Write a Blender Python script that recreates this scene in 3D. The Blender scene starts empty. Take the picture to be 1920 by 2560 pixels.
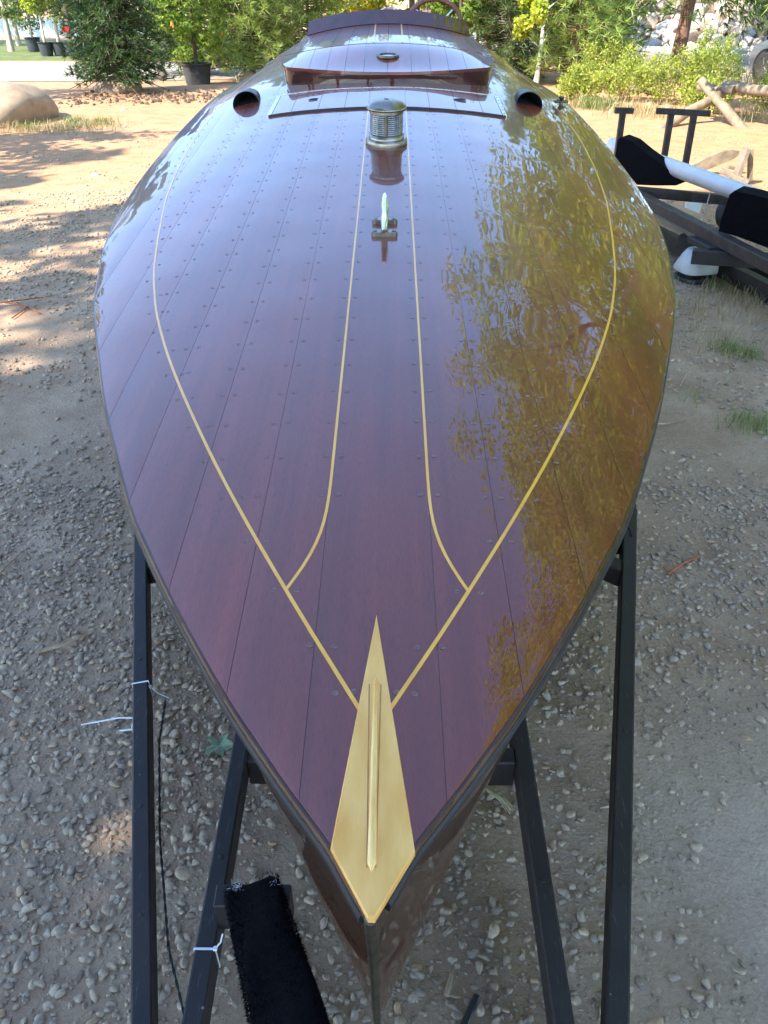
import bpy, math, random
import numpy as np
from mathutils import Vector, Matrix, Euler

# ------------------------------------------------------------------ camera, sky, sun, exposure
SC = bpy.context.scene
COL = SC.collection
R = math.radians
CAM_H = 1.95
cd = bpy.data.cameras.new('camera'); cam = bpy.data.objects.new('camera', cd); COL.objects.link(cam)
cd.sensor_fit = 'VERTICAL'; cd.sensor_height = 24.0; cd.lens = 24.0*2050/2560
cd.clip_start = 0.05; cd.clip_end = 3000
cam.location = (0, 0, CAM_H); cam.rotation_euler = (R(90-32.4), 0, 0)
SC.camera = cam

SUN_DIR = Vector((0.76, 0.60, -0.98)).normalized()        # the way the light travels
sun_el = math.asin(-SUN_DIR.z); sun_az = math.atan2(-SUN_DIR.x, -SUN_DIR.y)
w = bpy.data.worlds.new('World'); SC.world = w; w.use_nodes = True
nt = w.node_tree; bg = nt.nodes['Background']
sky = nt.nodes.new('ShaderNodeTexSky'); sky.sky_type = 'NISHITA'; sky.sun_disc = False
sky.sun_elevation = sun_el; sky.sun_rotation = sun_az
sky.altitude = 2600; sky.air_density = 0.9; sky.dust_density = 0.0; sky.ozone_density = 1.5
nt.links.new(sky.outputs[0], bg.inputs[0]); bg.inputs[1].default_value = 0.15
sl = bpy.data.lights.new('sun', 'SUN'); sl.energy = 1.95; sl.angle = R(0.6); sl.color = (1.0, 0.93, 0.82)
so = bpy.data.objects.new('sun', sl); COL.objects.link(so)
so.rotation_euler = SUN_DIR.to_track_quat('-Z', 'Y').to_euler(); so.location = (-20, -12, 25)
SC.view_settings.view_transform = 'Standard'; SC.view_settings.look = 'None'
SC.view_settings.exposure = 2.85; SC.view_settings.gamma = 1.0
SC.view_settings.use_curve_mapping = False
SC.cycles.use_denoising = True
SC.cycles.max_bounces = 8; SC.cycles.transparent_max_bounces = 8
SC.cycles.caustics_reflective = False; SC.cycles.caustics_refractive = False

# ------------------------------------------------------------------ helpers
def tag(o, label=None, cat=None, group=None, kind=None):
    if label: o['label'] = label
    if cat: o['category'] = cat
    if group: o['group'] = group
    if kind: o['kind'] = kind
    return o

def empty(name, loc=(0, 0, 0), rot=None, label=None, cat=None, group=None):
    o = bpy.data.objects.new(name, None); COL.objects.link(o)
    o.location = loc
    if rot is not None: o.rotation_euler = rot
    o.empty_display_size = 0.1
    return tag(o, label, cat, group)

def link(name, me, parent=None):
    o = bpy.data.objects.new(name, me); COL.objects.link(o)
    if parent is not None: o.parent = parent
    return o

def mesh_np(name, V, F, mat, smooth=True, tone=None):
    """V (n,3), F (m,k) arrays of one polygon size"""
    V = np.asarray(V, dtype=np.float32); F = np.asarray(F, dtype=np.int32)
    me = bpy.data.meshes.new(name)
    m, k = F.shape
    me.vertices.add(len(V)); me.vertices.foreach_set('co', V.ravel())
    me.loops.add(m*k); me.loops.foreach_set('vertex_index', F.ravel())
    me.polygons.add(m); me.polygons.foreach_set('loop_start', np.arange(0, m*k, k, dtype=np.int32))
    me.polygons.foreach_set('use_smooth', np.full(m, smooth, dtype=bool))
    me.update(calc_edges=True)
    if tone is not None:
        a = me.attributes.new('tone', 'FLOAT', 'POINT')
        a.data.foreach_set('value', np.asarray(tone, dtype=np.float32))
    me.materials.append(mat)
    return me

class MB:
    """collects shapes, then links them as ONE mesh object"""
    def __init__(s): s.v = []; s.f = []; s.sm = []
    def add(s, v, f, smooth=False):
        n = len(s.v); s.v.extend([tuple(p) for p in v]); s.f.extend([tuple(i+n for i in q) for q in f]); s.sm.extend([smooth]*len(f)); return s
    def box(s, c, d, rot=None, bev=0.0):
        x, y, z = [q/2 for q in d]; b = min(bev, x*.9, y*.9, z*.9)
        if b > 0:
            pts = []
            for sx in (-1, 1):
                for sy in (-1, 1):
                    for sz in (-1, 1):
                        pts += [(sx*x, sy*(y-b), sz*(z-b)), (sx*(x-b), sy*y, sz*(z-b)), (sx*(x-b), sy*(y-b), sz*z)]
            ix = lambda a, bb, cc, k: ((a*2+bb)*2+cc)*3+k
            fs = []
            for a in (0, 1):
                q = [ix(a, 0, 0, 0), ix(a, 1, 0, 0), ix(a, 1, 1, 0), ix(a, 0, 1, 0)]; fs.append(q if a else q[::-1])
                q = [ix(0, a, 0, 1), ix(0, a, 1, 1), ix(1, a, 1, 1), ix(1, a, 0, 1)]; fs.append(q if a else q[::-1])
                q = [ix(0, 0, a, 2), ix(1, 0, a, 2), ix(1, 1, a, 2), ix(0, 1, a, 2)]; fs.append(q if a else q[::-1])
            for a in (0, 1):
                for bb in (0, 1):
                    q = [ix(a, bb, 0, 0), ix(a, bb, 0, 1), ix(a, bb, 1, 1), ix(a, bb, 1, 0)]; fs.append(q if a == bb else q[::-1])
                    q = [ix(a, 0, bb, 0), ix(a, 1, bb, 0), ix(a, 1, bb, 2), ix(a, 0, bb, 2)]; fs.append(q if a == bb else q[::-1])
                    q = [ix(0, a, bb, 1), ix(0, a, bb, 2), ix(1, a, bb, 2), ix(1, a, bb, 1)]; fs.append(q if a == bb else q[::-1])
                    for cc in (0, 1):
                        q = [ix(a, bb, cc, 0), ix(a, bb, cc, 1), ix(a, bb, cc, 2)]; fs.append(q if (a+bb+cc) % 2 else q[::-1])
        else:
            pts = [(sx*x, sy*y, sz*z) for sx in (-1, 1) for sy in (-1, 1) for sz in (-1, 1)]
            fs = [(0, 1, 3, 2), (4, 6, 7, 5), (0, 4, 5, 1), (2, 3, 7, 6), (0, 2, 6, 4), (1, 5, 7, 3)]
        M = Matrix.Identity(3) if rot is None else (rot if isinstance(rot, Matrix) else Euler(rot).to_matrix())
        c = Vector(c)
        return s.add([M @ Vector(p) + c for p in pts], fs)
    def bar(s, a, b, wx, wz, up=(0, 0, 1), bev=0.0):
        a = Vector(a); b = Vector(b); y = (b-a); L = y.length; y.normalize()
        x = y.cross(Vector(up)); x.normalize(); z = x.cross(y)
        M = Matrix((x, y, z)).transposed()
        return s.box((a+b)/2, (wx, L, wz), M, bev)
    def tube(s, pts, rad, n=10, cap=True, smooth=True):
        pts = [Vector(p) for p in pts]
        if not hasattr(rad, '__len__'): rad = [rad]*len(pts)
        v = []; f = []
        t = (pts[1]-pts[0]).normalized()
        u = t.orthogonal().normalized()
        for i, p in enumerate(pts):
            a = pts[max(i-1, 0)]; b = pts[min(i+1, len(pts)-1)]
            t = (b-a).normalized(); u = (u-t*u.dot(t)).normalized(); q = t.cross(u)
            for k in range(n):
                an = 2*math.pi*k/n; v.append(p+(u*math.cos(an)+q*math.sin(an))*rad[i])
        for i in range(len(pts)-1):
            for k in range(n):
                f.append((i*n+k, i*n+(k+1) % n, (i+1)*n+(k+1) % n, (i+1)*n+k))
        s.add(v, f, smooth)
        if cap:
            s.add(v[:n], [tuple(range(n))[::-1]]); s.add(v[-n:], [tuple(range(n))])
        return s
    def lathe(s, prof, c=(0, 0, 0), n=32, smooth=True, cap=True):
        """prof: (r,z) list bottom to top; split smooth groups by repeating a point"""
        cx, cy, cz = c
        seg = []; cur = [prof[0]]
        for p in prof[1:]:
            if p == cur[-1]: seg.append(cur); cur = [p]
            else: cur.append(p)
        seg.append(cur)
        for g in seg:
            v = []; f = []
            for r, z in g:
                for k in range(n):
                    a = 2*math.pi*k/n; v.append((cx+r*math.cos(a), cy+r*math.sin(a), cz+z))
            for i in range(len(g)-1):
                for k in range(n): f.append((i*n+k, i*n+(k+1) % n, (i+1)*n+(k+1) % n, (i+1)*n+k))
            s.add(v, f, smooth)
        if cap:
            for (r, z), fl in ((prof[0], True), (prof[-1], False)):
                if r > 1e-5:
                    v = [(cx+r*math.cos(2*math.pi*k/n), cy+r*math.sin(2*math.pi*k/n), cz+z) for k in range(n)]
                    s.add(v, [tuple(range(n))[::-1] if fl else tuple(range(n))])
        return s
    def prism(s, poly, z0, z1, M=None):
        n = len(poly); v = [Vector((x, y, z0)) for x, y in poly]+[Vector((x, y, z1)) for x, y in poly]
        if M is not None: v = [M @ p for p in v]
        f = [tuple(range(n))[::-1], tuple(range(n, 2*n))]+[(i, (i+1) % n, n+(i+1) % n, n+i) for i in range(n)]
        return s.add(v, f)
    def grid(s, P, smooth=True, flip=False):
        """P: rows x cols of points"""
        r = len(P); c = len(P[0]); v = [p for row in P for p in row]; f = []
        for i in range(r-1):
            for j in range(c-1):
                q = (i*c+j, i*c+j+1, (i+1)*c+j+1, (i+1)*c+j); f.append(q[::-1] if flip else q)
        return s.add(v, f, smooth)
    def build(s, name, mat, parent=None):
        me = bpy.data.meshes.new(name); me.from_pydata([tuple(p) for p in s.v], [], s.f)
        me.polygons.foreach_set('use_smooth', s.sm); me.update(); me.materials.append(mat)
        return link(name, me, parent)

def copy_tree(o, parent=None):
    c = o.copy(); COL.objects.link(c)
    if parent is not None: c.parent = parent
    for ch in list(o.children): copy_tree(ch, c)
    return c

def sstep(a, b, x):
    t = np.clip((np.asarray(x, float)-a)/(b-a), 0, 1); return t*t*(3-2*t)

# ------------------------------------------------------------------ materials
def newmat(name):
    m = bpy.data.materials.new(name); m.use_nodes = True
    n = m.node_tree.nodes; l = m.node_tree.links
    return m, n, l, n['Principled BSDF']

def setp(b, **k):
    names = dict(color='Base Color', rough='Roughness', metal='Metallic', coat='Coat Weight', coat_rough='Coat Roughness', coat_ior='Coat IOR',
                 spec='Specular IOR Level', trans='Transmission Weight', ior='IOR', sheen='Sheen Weight', coat_tint='Coat Tint')
    for a, v in k.items():
        i = b.inputs[names[a]]
        i.default_value = (*v, 1) if hasattr(v, '__len__') and len(v) == 3 else v

def coords(n, l, scale=(1, 1, 1), kind='Object', rot=(0, 0, 0)):
    tc = n.new('ShaderNodeTexCoord'); mp = n.new('ShaderNodeMapping'); mp.inputs['Scale'].default_value = scale
    mp.inputs['Rotation'].default_value = rot
    l.new(tc.outputs[kind], mp.inputs['Vector']); return mp.outputs[0]

def noise(n, l, vec, scale, detail=5, rough=0.55, dist=0.0):
    t = n.new('ShaderNodeTexNoise'); t.inputs['Scale'].default_value = scale; t.inputs['Detail'].default_value = detail
    t.inputs['Roughness'].default_value = rough; t.inputs['Distortion'].default_value = dist
    l.new(vec, t.inputs['Vector']); return t.outputs['Fac']

def ramp(n, l, fac, stops):
    r = n.new('ShaderNodeValToRGB'); e = r.color_ramp.elements
    while len(e) < len(stops): e.new(0.5)
    for i, (p, c) in enumerate(stops):
        e[i].position = p; e[i].color = (*c, 1) if len(c) == 3 else c
    l.new(fac, r.inputs[0]); return r.outputs[0]

def mixc(n, l, fac, a, b, mode='MIX'):
    m = n.new('ShaderNodeMix'); m.data_type = 'RGBA'; m.blend_type = mode
    for i, v in ((0, fac), (6, a), (7, b)):
        if hasattr(v, 'links'): l.new(v, m.inputs[i])
        else: m.inputs[i].default_value = (*v, 1) if hasattr(v, '__len__') and len(v) == 3 else v
    return m.outputs[2]

def bump(n, l, h, b, strength=0.5, dist=0.01, slot='Normal', prev=None):
    bp = n.new('ShaderNodeBump'); bp.inputs['Strength'].default_value = strength; bp.inputs['Distance'].default_value = dist
    l.new(h, bp.inputs['Height'])
    if prev is not None: l.new(prev, bp.inputs['Normal'])
    l.new(bp.outputs[0], b.inputs[slot]); return bp.outputs[0]

def simple(name, c1, c2, scale=8, rough=0.6, metal=0.0, bumpd=0.0, bscale=None, stretch=(1, 1, 1), rr=0.15, **k):
    m, n, l, b = newmat(name); v = coords(n, l, stretch)
    f = noise(n, l, v, scale); l.new(ramp(n, l, f, [(0.3, c1), (0.7, c2)]), b.inputs['Base Color'])
    setp(b, rough=rough, metal=metal, **k)
    f2 = noise(n, l, v, scale*2.3)
    mr = n.new('ShaderNodeMapRange'); l.new(f2, mr.inputs[0]); mr.inputs[3].default_value = max(0.02, rough-rr); mr.inputs[4].default_value = min(1, rough+rr)
    l.new(mr.outputs[0], b.inputs['Roughness'])
    if bumpd: bump(n, l, noise(n, l, v, bscale or scale*6, 6), b, 0.6, bumpd)
    return m

def mahogany(name, dark=(0.125, 0.026, 0.014), light=(0.215, 0.047, 0.024), axis='y', coat_ior=1.95, coat=0.55, coat_rough=0.012):
    m, n, l, b = newmat(name)
    sc = (1, 0.035, 1) if axis == 'y' else (0.035, 1, 1)
    v = coords(n, l, sc)
    oi = n.new('ShaderNodeObjectInfo'); ad = n.new('ShaderNodeVectorMath'); ad.operation = 'ADD'
    cmb = n.new('ShaderNodeCombineXYZ'); mul = n.new('ShaderNodeMath'); mul.operation = 'MULTIPLY'; mul.inputs[1].default_value = 37
    l.new(oi.outputs['Random'], mul.inputs[0]); l.new(mul.outputs[0], cmb.inputs[0]); l.new(mul.outputs[0], cmb.inputs[1])
    l.new(v, ad.inputs[0]); l.new(cmb.outputs[0], ad.inputs[1])
    f1 = noise(n, l, ad.outputs[0], 26, 6, 0.6, 0.4); f2 = noise(n, l, coords(n, l, (1, .12, 1)), 520, 3, 0.7)
    c = ramp(n, l, f1, [(0.25, dark), (0.75, light)])
    pores = ramp(n, l, f2, [(0.30, (0.62, 0.58, 0.60)), (0.55, (1, 1, 1))])
    c = mixc(n, l, 0.75, c, pores, 'MULTIPLY')
    v2 = coords(n, l, (1, .5, 1)); big = noise(n, l, v2, 3.2, 3)
    c = mixc(n, l, ramp(n, l, big, [(0.35, (0, 0, 0)), (0.65, (1, 1, 1))]), c, mixc(n, l, 1.0, c, (1.25, 0.95, 0.9), 'MULTIPLY'))
    hv = n.new('ShaderNodeHueSaturation'); l.new(c, hv.inputs['Color'])
    mr = n.new('ShaderNodeMapRange'); l.new(oi.outputs['Random'], mr.inputs[0]); mr.inputs[3].default_value = 0.80; mr.inputs[4].default_value = 1.20
    l.new(mr.outputs[0], hv.inputs['Value']); l.new(hv.outputs[0], b.inputs['Base Color'])
    setp(b, rough=0.38, spec=0.1, coat=coat, coat_rough=coat_rough, coat_ior=coat_ior)
    v3 = coords(n, l, (1, .45, 1)); wv = noise(n, l, v3, 9, 2, 0.4)
    bump(n, l, wv, b, 0.25, 0.004, 'Coat Normal')
    return m

M_wood = mahogany('varnished_mahogany')
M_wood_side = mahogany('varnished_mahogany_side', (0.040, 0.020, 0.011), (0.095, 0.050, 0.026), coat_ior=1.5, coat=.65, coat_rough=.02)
M_wood_dark = mahogany('dark_mahogany', (0.040, 0.014, 0.010), (0.095, 0.032, 0.022), coat_ior=1.8, coat=.7)
M_inlay = simple('yellow_inlay_wood', (0.84, 0.36, 0.026), (0.95, 0.47, 0.05), 60, 0.35, coat=0.3, coat_rough=0.02, stretch=(1, .1, 1))
M_brass = simple('aged_brass', (0.78, 0.365, 0.080), (0.97, 0.555, 0.175), 30, 0.42, metal=0.12, bumpd=0.0004, bscale=160, spec=0.25, stretch=(1, .35, 1), rr=.12)
M_brass_worn = simple('worn_pale_brass', (0.76, 0.38, 0.09), (0.97, 0.64, 0.25), 60, 0.38, metal=0.15, bumpd=0.0003, bscale=90, spec=0.3, stretch=(1, .2, 1))
M_brass_dark = simple('tarnished_brass', (0.30, 0.14, 0.03), (0.52, 0.28, 0.08), 40, 0.5, metal=0.1)
M_bronze = simple('weathered_bronze', (0.20, 0.17, 0.13), (0.36, 0.32, 0.26), 30, 0.36, metal=1.0, bumpd=0.0004, bscale=120)
M_bronze_dark = simple('dark_patinated_bronze', (0.07, 0.06, 0.045), (0.20, 0.17, 0.12), 30, 0.42, metal=1.0)
M_chrome = simple('worn_chrome', (0.62, 0.60, 0.55), (0.82, 0.80, 0.76), 20, 0.16, metal=1.0, rr=0.08)
M_screw = simple('bronze_screw', (0.17, 0.085, 0.065), (0.28, 0.17, 0.135), 40, 0.32, metal=0.6)
M_black_rub = simple('black_rubber', (0.010, 0.010, 0.012), (0.022, 0.022, 0.026), 30, 0.42)
M_seam = simple('dark_seam_compound', (0.045, 0.012, 0.010), (0.10, 0.025, 0.018), 40, 0.35, coat=1.0)
M_void = simple('matt_black_interior', (0.003, 0.003, 0.003), (0.007, 0.006, 0.006), 10, 0.9)
M_zip = simple('white_nylon', (0.72, 0.72, 0.74), (0.82, 0.82, 0.84), 20, 0.35)
M_steelring = simple('brushed_steel', (0.45, 0.45, 0.46), (0.62, 0.62, 0.62), 40, 0.3, metal=1.0)
M_hinge = simple('pale_metal_strip', (0.55, 0.55, 0.55), (0.75, 0.75, 0.74), 30, 0.3, metal=1.0)

def lens_glass():
    m, n, l, b = newmat('smoky_lens_glass'); setp(b, color=(0.10, 0.12, 0.14), rough=0.05, spec=0.8, coat=1.0, coat_rough=0.03)
    v = coords(n, l); f = noise(n, l, v, 30); l.new(ramp(n, l, f, [(0.3, (0.012, 0.016, 0.022)), (0.7, (0.14, 0.16, 0.17))]), b.inputs['Base Color'])
    return m
M_lens = lens_glass()

def painted_steel():
    m, n, l, b = newmat('scuffed_black_paint'); v = coords(n, l)
    f = noise(n, l, v, 6, 6); c = ramp(n, l, f, [(0.3, (0.016, 0.013, 0.012)), (0.7, (0.034, 0.028, 0.026))])
    s = noise(n, l, coords(n, l, (6, .6, 6)), 30, 6, 0.7); sc = ramp(n, l, s, [(0.60, (0, 0, 0)), (0.78, (1, 1, 1))])
    c = mixc(n, l, mixc(n, l, 1.0, sc, (0.85, 0.85, 0.85), 'MULTIPLY'), c, (0.15, 0.14, 0.135))
    d = n.new('ShaderNodeTexVoronoi'); d.inputs['Scale'].default_value = 16; l.new(v, d.inputs['Vector'])
    sp = ramp(n, l, d.outputs['Distance'], [(0.03, (1, 1, 1)), (0.06, (0, 0, 0))])
    c = mixc(n, l, sp, c, (0.22, 0.20, 0.18)); l.new(c, b.inputs['Base Color'])
    rr = ramp(n, l, f, [(0.3, (0.42,)*3), (0.7, (0.65,)*3)]); l.new(rr, b.inputs['Roughness'])
    bump(n, l, noise(n, l, v, 60, 4), b, 0.3, 0.001); setp(b, spec=0.3)
    return m
M_steel = painted_steel()

def leaf_mat(name, cols, trans=0.35, rough=0.5):
    m = bpy.data.materials.new(name); m.use_nodes = True; n = m.node_tree.nodes; l = m.node_tree.links
    b = n['Principled BSDF']; out = n['Material Output']
    at = n.new('ShaderNodeAttribute'); at.attribute_name = 'tone'
    c = ramp(n, l, at.outputs['Fac'], [(i/(len(cols)-1), q) for i, q in enumerate(cols)])
    l.new(c, b.inputs['Base Color']); setp(b, rough=rough, spec=0.35)
    tr = n.new('ShaderNodeBsdfTranslucent'); l.new(mixc(n, l, 1.0, c, (1.5, 1.5, 0.6), 'MULTIPLY'), tr.inputs['Color'])
    mx = n.new('ShaderNodeMixShader'); mx.inputs[0].default_value = trans
    l.new(b.outputs[0], mx.inputs[1]); l.new(tr.outputs[0], mx.inputs[2]); l.new(mx.outputs[0], out.inputs['Surface'])
    return m
L_cedar = leaf_mat('dark_cedar_foliage', [(0.029, 0.056, 0.022), (0.064, 0.120, 0.041), (0.108, 0.169, 0.062)], 0.25)
L_pine = leaf_mat('pine_needles', [(0.124, 0.188, 0.052), (0.269, 0.353, 0.097), (0.425, 0.485, 0.172)], 0.35)
L_pine_dark = leaf_mat('dark_pine_needles', [(0.040, 0.072, 0.025), (0.089, 0.137, 0.045), (0.145, 0.193, 0.064)], 0.3)
L_bright = leaf_mat('bright_green_leaves', [(0.100, 0.158, 0.026), (0.199, 0.287, 0.044), (0.316, 0.388, 0.070)], 0.4)
L_yellow = leaf_mat('yellowing_leaves', [(0.149, 0.220, 0.029), (0.389, 0.353, 0.029), (0.822, 0.558, 0.029)], 0.45)
L_olive = leaf_mat('olive_green_leaves', [(0.103, 0.145, 0.058), (0.190, 0.237, 0.099), (0.328, 0.373, 0.165)], 0.35)
L_gold = leaf_mat('yellow_green_leaves', [(0.178, 0.253, 0.037), (0.377, 0.429, 0.057), (0.635, 0.546, 0.076)], 0.45)
L_aspen = leaf_mat('sunlit_gold_green_leaves', [(0.17, 0.25, 0.015), (0.36, 0.42, 0.03), (0.62, 0.58, 0.06)], 0.5)
L_weed = leaf_mat('yellow_green_weed_leaves', [(0.159, 0.212, 0.041), (0.316, 0.367, 0.068), (0.489, 0.467, 0.123)], 0.4)
L_straw = leaf_mat('dry_straw', [(0.20, 0.15, 0.07), (0.34, 0.27, 0.14), (0.50, 0.42, 0.25)], 0.2)
L_grass = leaf_mat('green_grass', [(0.09, 0.13, 0.04), (0.17, 0.23, 0.07), (0.30, 0.31, 0.13)], 0.3)
M_bark = simple('brown_bark', (0.06, 0.040, 0.028), (0.17, 0.115, 0.08), 14, 0.9, bumpd=0.02, bscale=30, stretch=(1, 1, .3))
M_bark_red = simple('reddish_pine_bark', (0.14, 0.07, 0.045), (0.32, 0.18, 0.12), 9, 0.9, bumpd=0.03, bscale=20, stretch=(1, 1, .35))
M_bark_pale = simple('pale_wrapped_trunk', (0.42, 0.33, 0.22), (0.62, 0.52, 0.38), 8, 0.85, bumpd=0.005, stretch=(1, 1, .4))
M_whitewash = simple('white_painted_trunk', (0.66, 0.66, 0.62), (0.82, 0.82, 0.80), 10, 0.8, bumpd=0.004)
M_pot = simple('black_plastic_pot', (0.020, 0.022, 0.024), (0.05, 0.053, 0.055), 6, 0.5)
M_soil = simple('dark_soil', (0.07, 0.045, 0.028), (0.18, 0.115, 0.07), 20, 0.95, bumpd=0.02)
M_burlap = simple('tan_root_ball', (0.16, 0.11, 0.07), (0.32, 0.23, 0.14), 12, 0.95, bumpd=0.02, bscale=40)
M_granite = simple('speckled_granite', (0.255, 0.182, 0.118), (0.391, 0.293, 0.192), 5, 0.9, bumpd=0.012, bscale=55)
M_greyrock = simple('grey_rock', (0.22, 0.19, 0.16), (0.38, 0.33, 0.28), 5, 0.9, bumpd=0.02, bscale=18)
M_tanrock = simple('tan_rock', (0.36, 0.25, 0.14), (0.52, 0.38, 0.23), 5, 0.9, bumpd=0.02, bscale=18)
M_rap = [simple('pale_riprap_rock', (0.42, 0.36, 0.29), (0.60, 0.54, 0.46), 4, 0.9, bumpd=0.02, bscale=12),
         simple('pinkish_riprap_rock', (0.40, 0.30, 0.23), (0.56, 0.45, 0.36), 4, 0.9, bumpd=0.02, bscale=12),
         simple('grey_riprap_rock', (0.32, 0.30, 0.27), (0.52, 0.49, 0.44), 4, 0.9, bumpd=0.02, bscale=12)]
M_log = simple('weathered_log', (0.161, 0.120, 0.075), (0.298, 0.234, 0.162), 10, 0.85, bumpd=0.008, bscale=30, stretch=(1, 1, .2))
M_oldwood = simple('weathered_board', (0.16, 0.12, 0.085), (0.32, 0.25, 0.18), 10, 0.85, bumpd=0.004, bscale=40, stretch=(1, .15, 1))
M_rust = simple('rusty_brown_steel', (0.018, 0.013, 0.011), (0.062, 0.045, 0.036), 12, 0.6, bumpd=0.002)
M_carpet = simple('black_carpet', (0.003, 0.003, 0.004), (0.007, 0.007, 0.009), 60, 1.0, bumpd=0.006, bscale=220, spec=0.1)
M_whitepipe = simple('white_painted_pipe', (0.546, 0.546, 0.546), (0.640, 0.640, 0.632), 5, 0.35)
M_whiteplastic = simple('shade_greyed_white_plastic', (0.322, 0.322, 0.300), (0.459, 0.459, 0.432), 7, 0.45)  # white plastic, base colour greyed down for the shade the dome stands in
M_kerb = simple('pale_concrete', (0.48, 0.45, 0.40), (0.62, 0.59, 0.53), 5, 0.9, bumpd=0.004)
M_carpaint = simple('silver_grey_car_paint', (0.20, 0.22, 0.25), (0.24, 0.26, 0.29), 3, 0.3, metal=0.6, coat=1.0, coat_rough=0.03)
M_glassdark = simple('dark_car_glass', (0.01, 0.012, 0.015), (0.015, 0.018, 0.02), 3, 0.05, spec=0.8)
M_tyre = simple('tyre_rubber', (0.014, 0.014, 0.014), (0.03, 0.03, 0.03), 20, 0.85)
M_orange = simple('orange_paint', (0.75, 0.20, 0.04), (0.85, 0.28, 0.06), 6, 0.5)
M_signyellow = simple('yellow_sign_face', (0.80, 0.42, 0.02), (0.86, 0.50, 0.03), 6, 0.45)
M_ribbon_red = simple('red_ribbon', (0.55, 0.03, 0.02), (0.75, 0.06, 0.04), 6, 0.5)
M_ribbon_orange = simple('orange_ribbon', (0.75, 0.25, 0.05), (0.88, 0.38, 0.10), 6, 0.5)
M_twine = simple('pale_twine', (0.34, 0.27, 0.15), (0.55, 0.46, 0.29), 40, 0.9)
M_twig = simple('dry_twig', (0.22, 0.15, 0.08), (0.42, 0.32, 0.20), 30, 0.9)
M_twig_red = simple('reddish_twig', (0.30, 0.08, 0.03), (0.45, 0.15, 0.07), 30, 0.85)
M_cord = simple('dark_green_cord', (0.012, 0.018, 0.016), (0.05, 0.06, 0.055), 400, 0.8)
M_whitewall = simple('white_wall_paint', (0.70, 0.69, 0.66), (0.80, 0.79, 0.76), 3, 0.8)

def ground_mat():
    m, n, l, b = newmat('dirt_and_gravel')
    v = coords(n, l)
    big = noise(n, l, v, 0.55, 5, 0.6); mid = noise(n, l, v, 3.0, 6, 0.65); fine = noise(n, l, v, 90, 5, 0.7)
    grey = ramp(n, l, mid, [(0.3, (0.335, 0.214, 0.129)), (0.55, (0.434, 0.295, 0.185)), (0.75, (0.519, 0.374, 0.246))])
    tan = ramp(n, l, mid, [(0.3, (0.38, 0.200, 0.100)), (0.7, (0.54, 0.305, 0.160))])
    # tan dirt takes over away from the gravel yard
    sep = n.new('ShaderNodeSeparateXYZ'); l.new(v, sep.inputs[0])
    mr = n.new('ShaderNodeMapRange'); l.new(sep.outputs[1], mr.inputs[0]); mr.inputs[1].default_value = 6.0; mr.inputs[2].default_value = 12.0
    mr2 = n.new('ShaderNodeMath'); mr2.operation = 'MULTIPLY_ADD'; l.new(big, mr2.inputs[0]); mr2.inputs[1].default_value = 1.2; mr2.inputs[2].default_value = -0.6
    ad = n.new('ShaderNodeMath'); ad.operation = 'ADD'; ad.use_clamp = True; l.new(mr.outputs[0], ad.inputs[0]); l.new(mr2.outputs[0], ad.inputs[1])
    c = mixc(n, l, ad.outputs[0], grey, tan)
    # packed pale dust where wheels have run, to the right of the bow
    vd = n.new('ShaderNodeVectorMath'); vd.operation = 'DISTANCE'; l.new(v, vd.inputs[0]); vd.inputs[1].default_value = (1.25, 1.0, 0)
    md = n.new('ShaderNodeMapRange'); l.new(vd.outputs['Value'], md.inputs[0]); md.inputs[1].default_value = 1.15; md.inputs[2].default_value = 0.25
    mm = n.new('ShaderNodeMath'); mm.operation = 'MULTIPLY'; l.new(md.outputs[0], mm.inputs[0]); l.new(ramp(n, l, noise(n, l, v, 1.6, 4), [(0.3, (.3,)*3), (0.6, (1,)*3)]), mm.inputs[1])
    c = mixc(n, l, mm.outputs[0], c, (0.52, 0.40, 0.30))
    # small stones pressed in the dirt
    vo = n.new('ShaderNodeTexVoronoi'); vo.inputs['Scale'].default_value = 55; l.new(v, vo.inputs['Vector'])
    st = ramp(n, l, vo.outputs['Distance'], [(0.30, (1, 1, 1)), (0.42, (0, 0, 0))])
    patch = ramp(n, l, noise(n, l, v, 1.7, 4, 0.6), [(0.42, (0, 0, 0)), (0.62, (1, 1, 1))])
    k = mixc(n, l, 1.0, st, patch, 'MULTIPLY'); inv = n.new('ShaderNodeMath'); inv.operation = 'SUBTRACT'; inv.inputs[0].default_value = 1.0; l.new(mm.outputs[0], inv.inputs[1]); k = mixc(n, l, 1.0, k, inv.outputs[0], 'MULTIPLY')
    sc = ramp(n, l, vo.outputs['Color'], [(0.2, (0.282, 0.202, 0.135)), (0.8, (0.603, 0.434, 0.280))])
    c = mixc(n, l, mixc(n, l, 1.0, k, (0.6, 0.6, 0.6), 'MULTIPLY'), c, sc)
    c = mixc(n, l, 0.5, c, ramp(n, l, fine, [(0.3, (0.62, 0.62, 0.62)), (0.7, (1.25, 1.25, 1.25))]), 'MULTIPLY')
    l.new(c, b.inputs['Base Color']); setp(b, rough=0.95, spec=0.2)
    p = bump(n, l, mid, b, 0.7, 0.05); p = bump(n, l, fine, b, 0.6, 0.008, prev=p); bump(n, l, k, b, 0.5, 0.01, prev=p)
    return m
M_ground = ground_mat()

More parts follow.
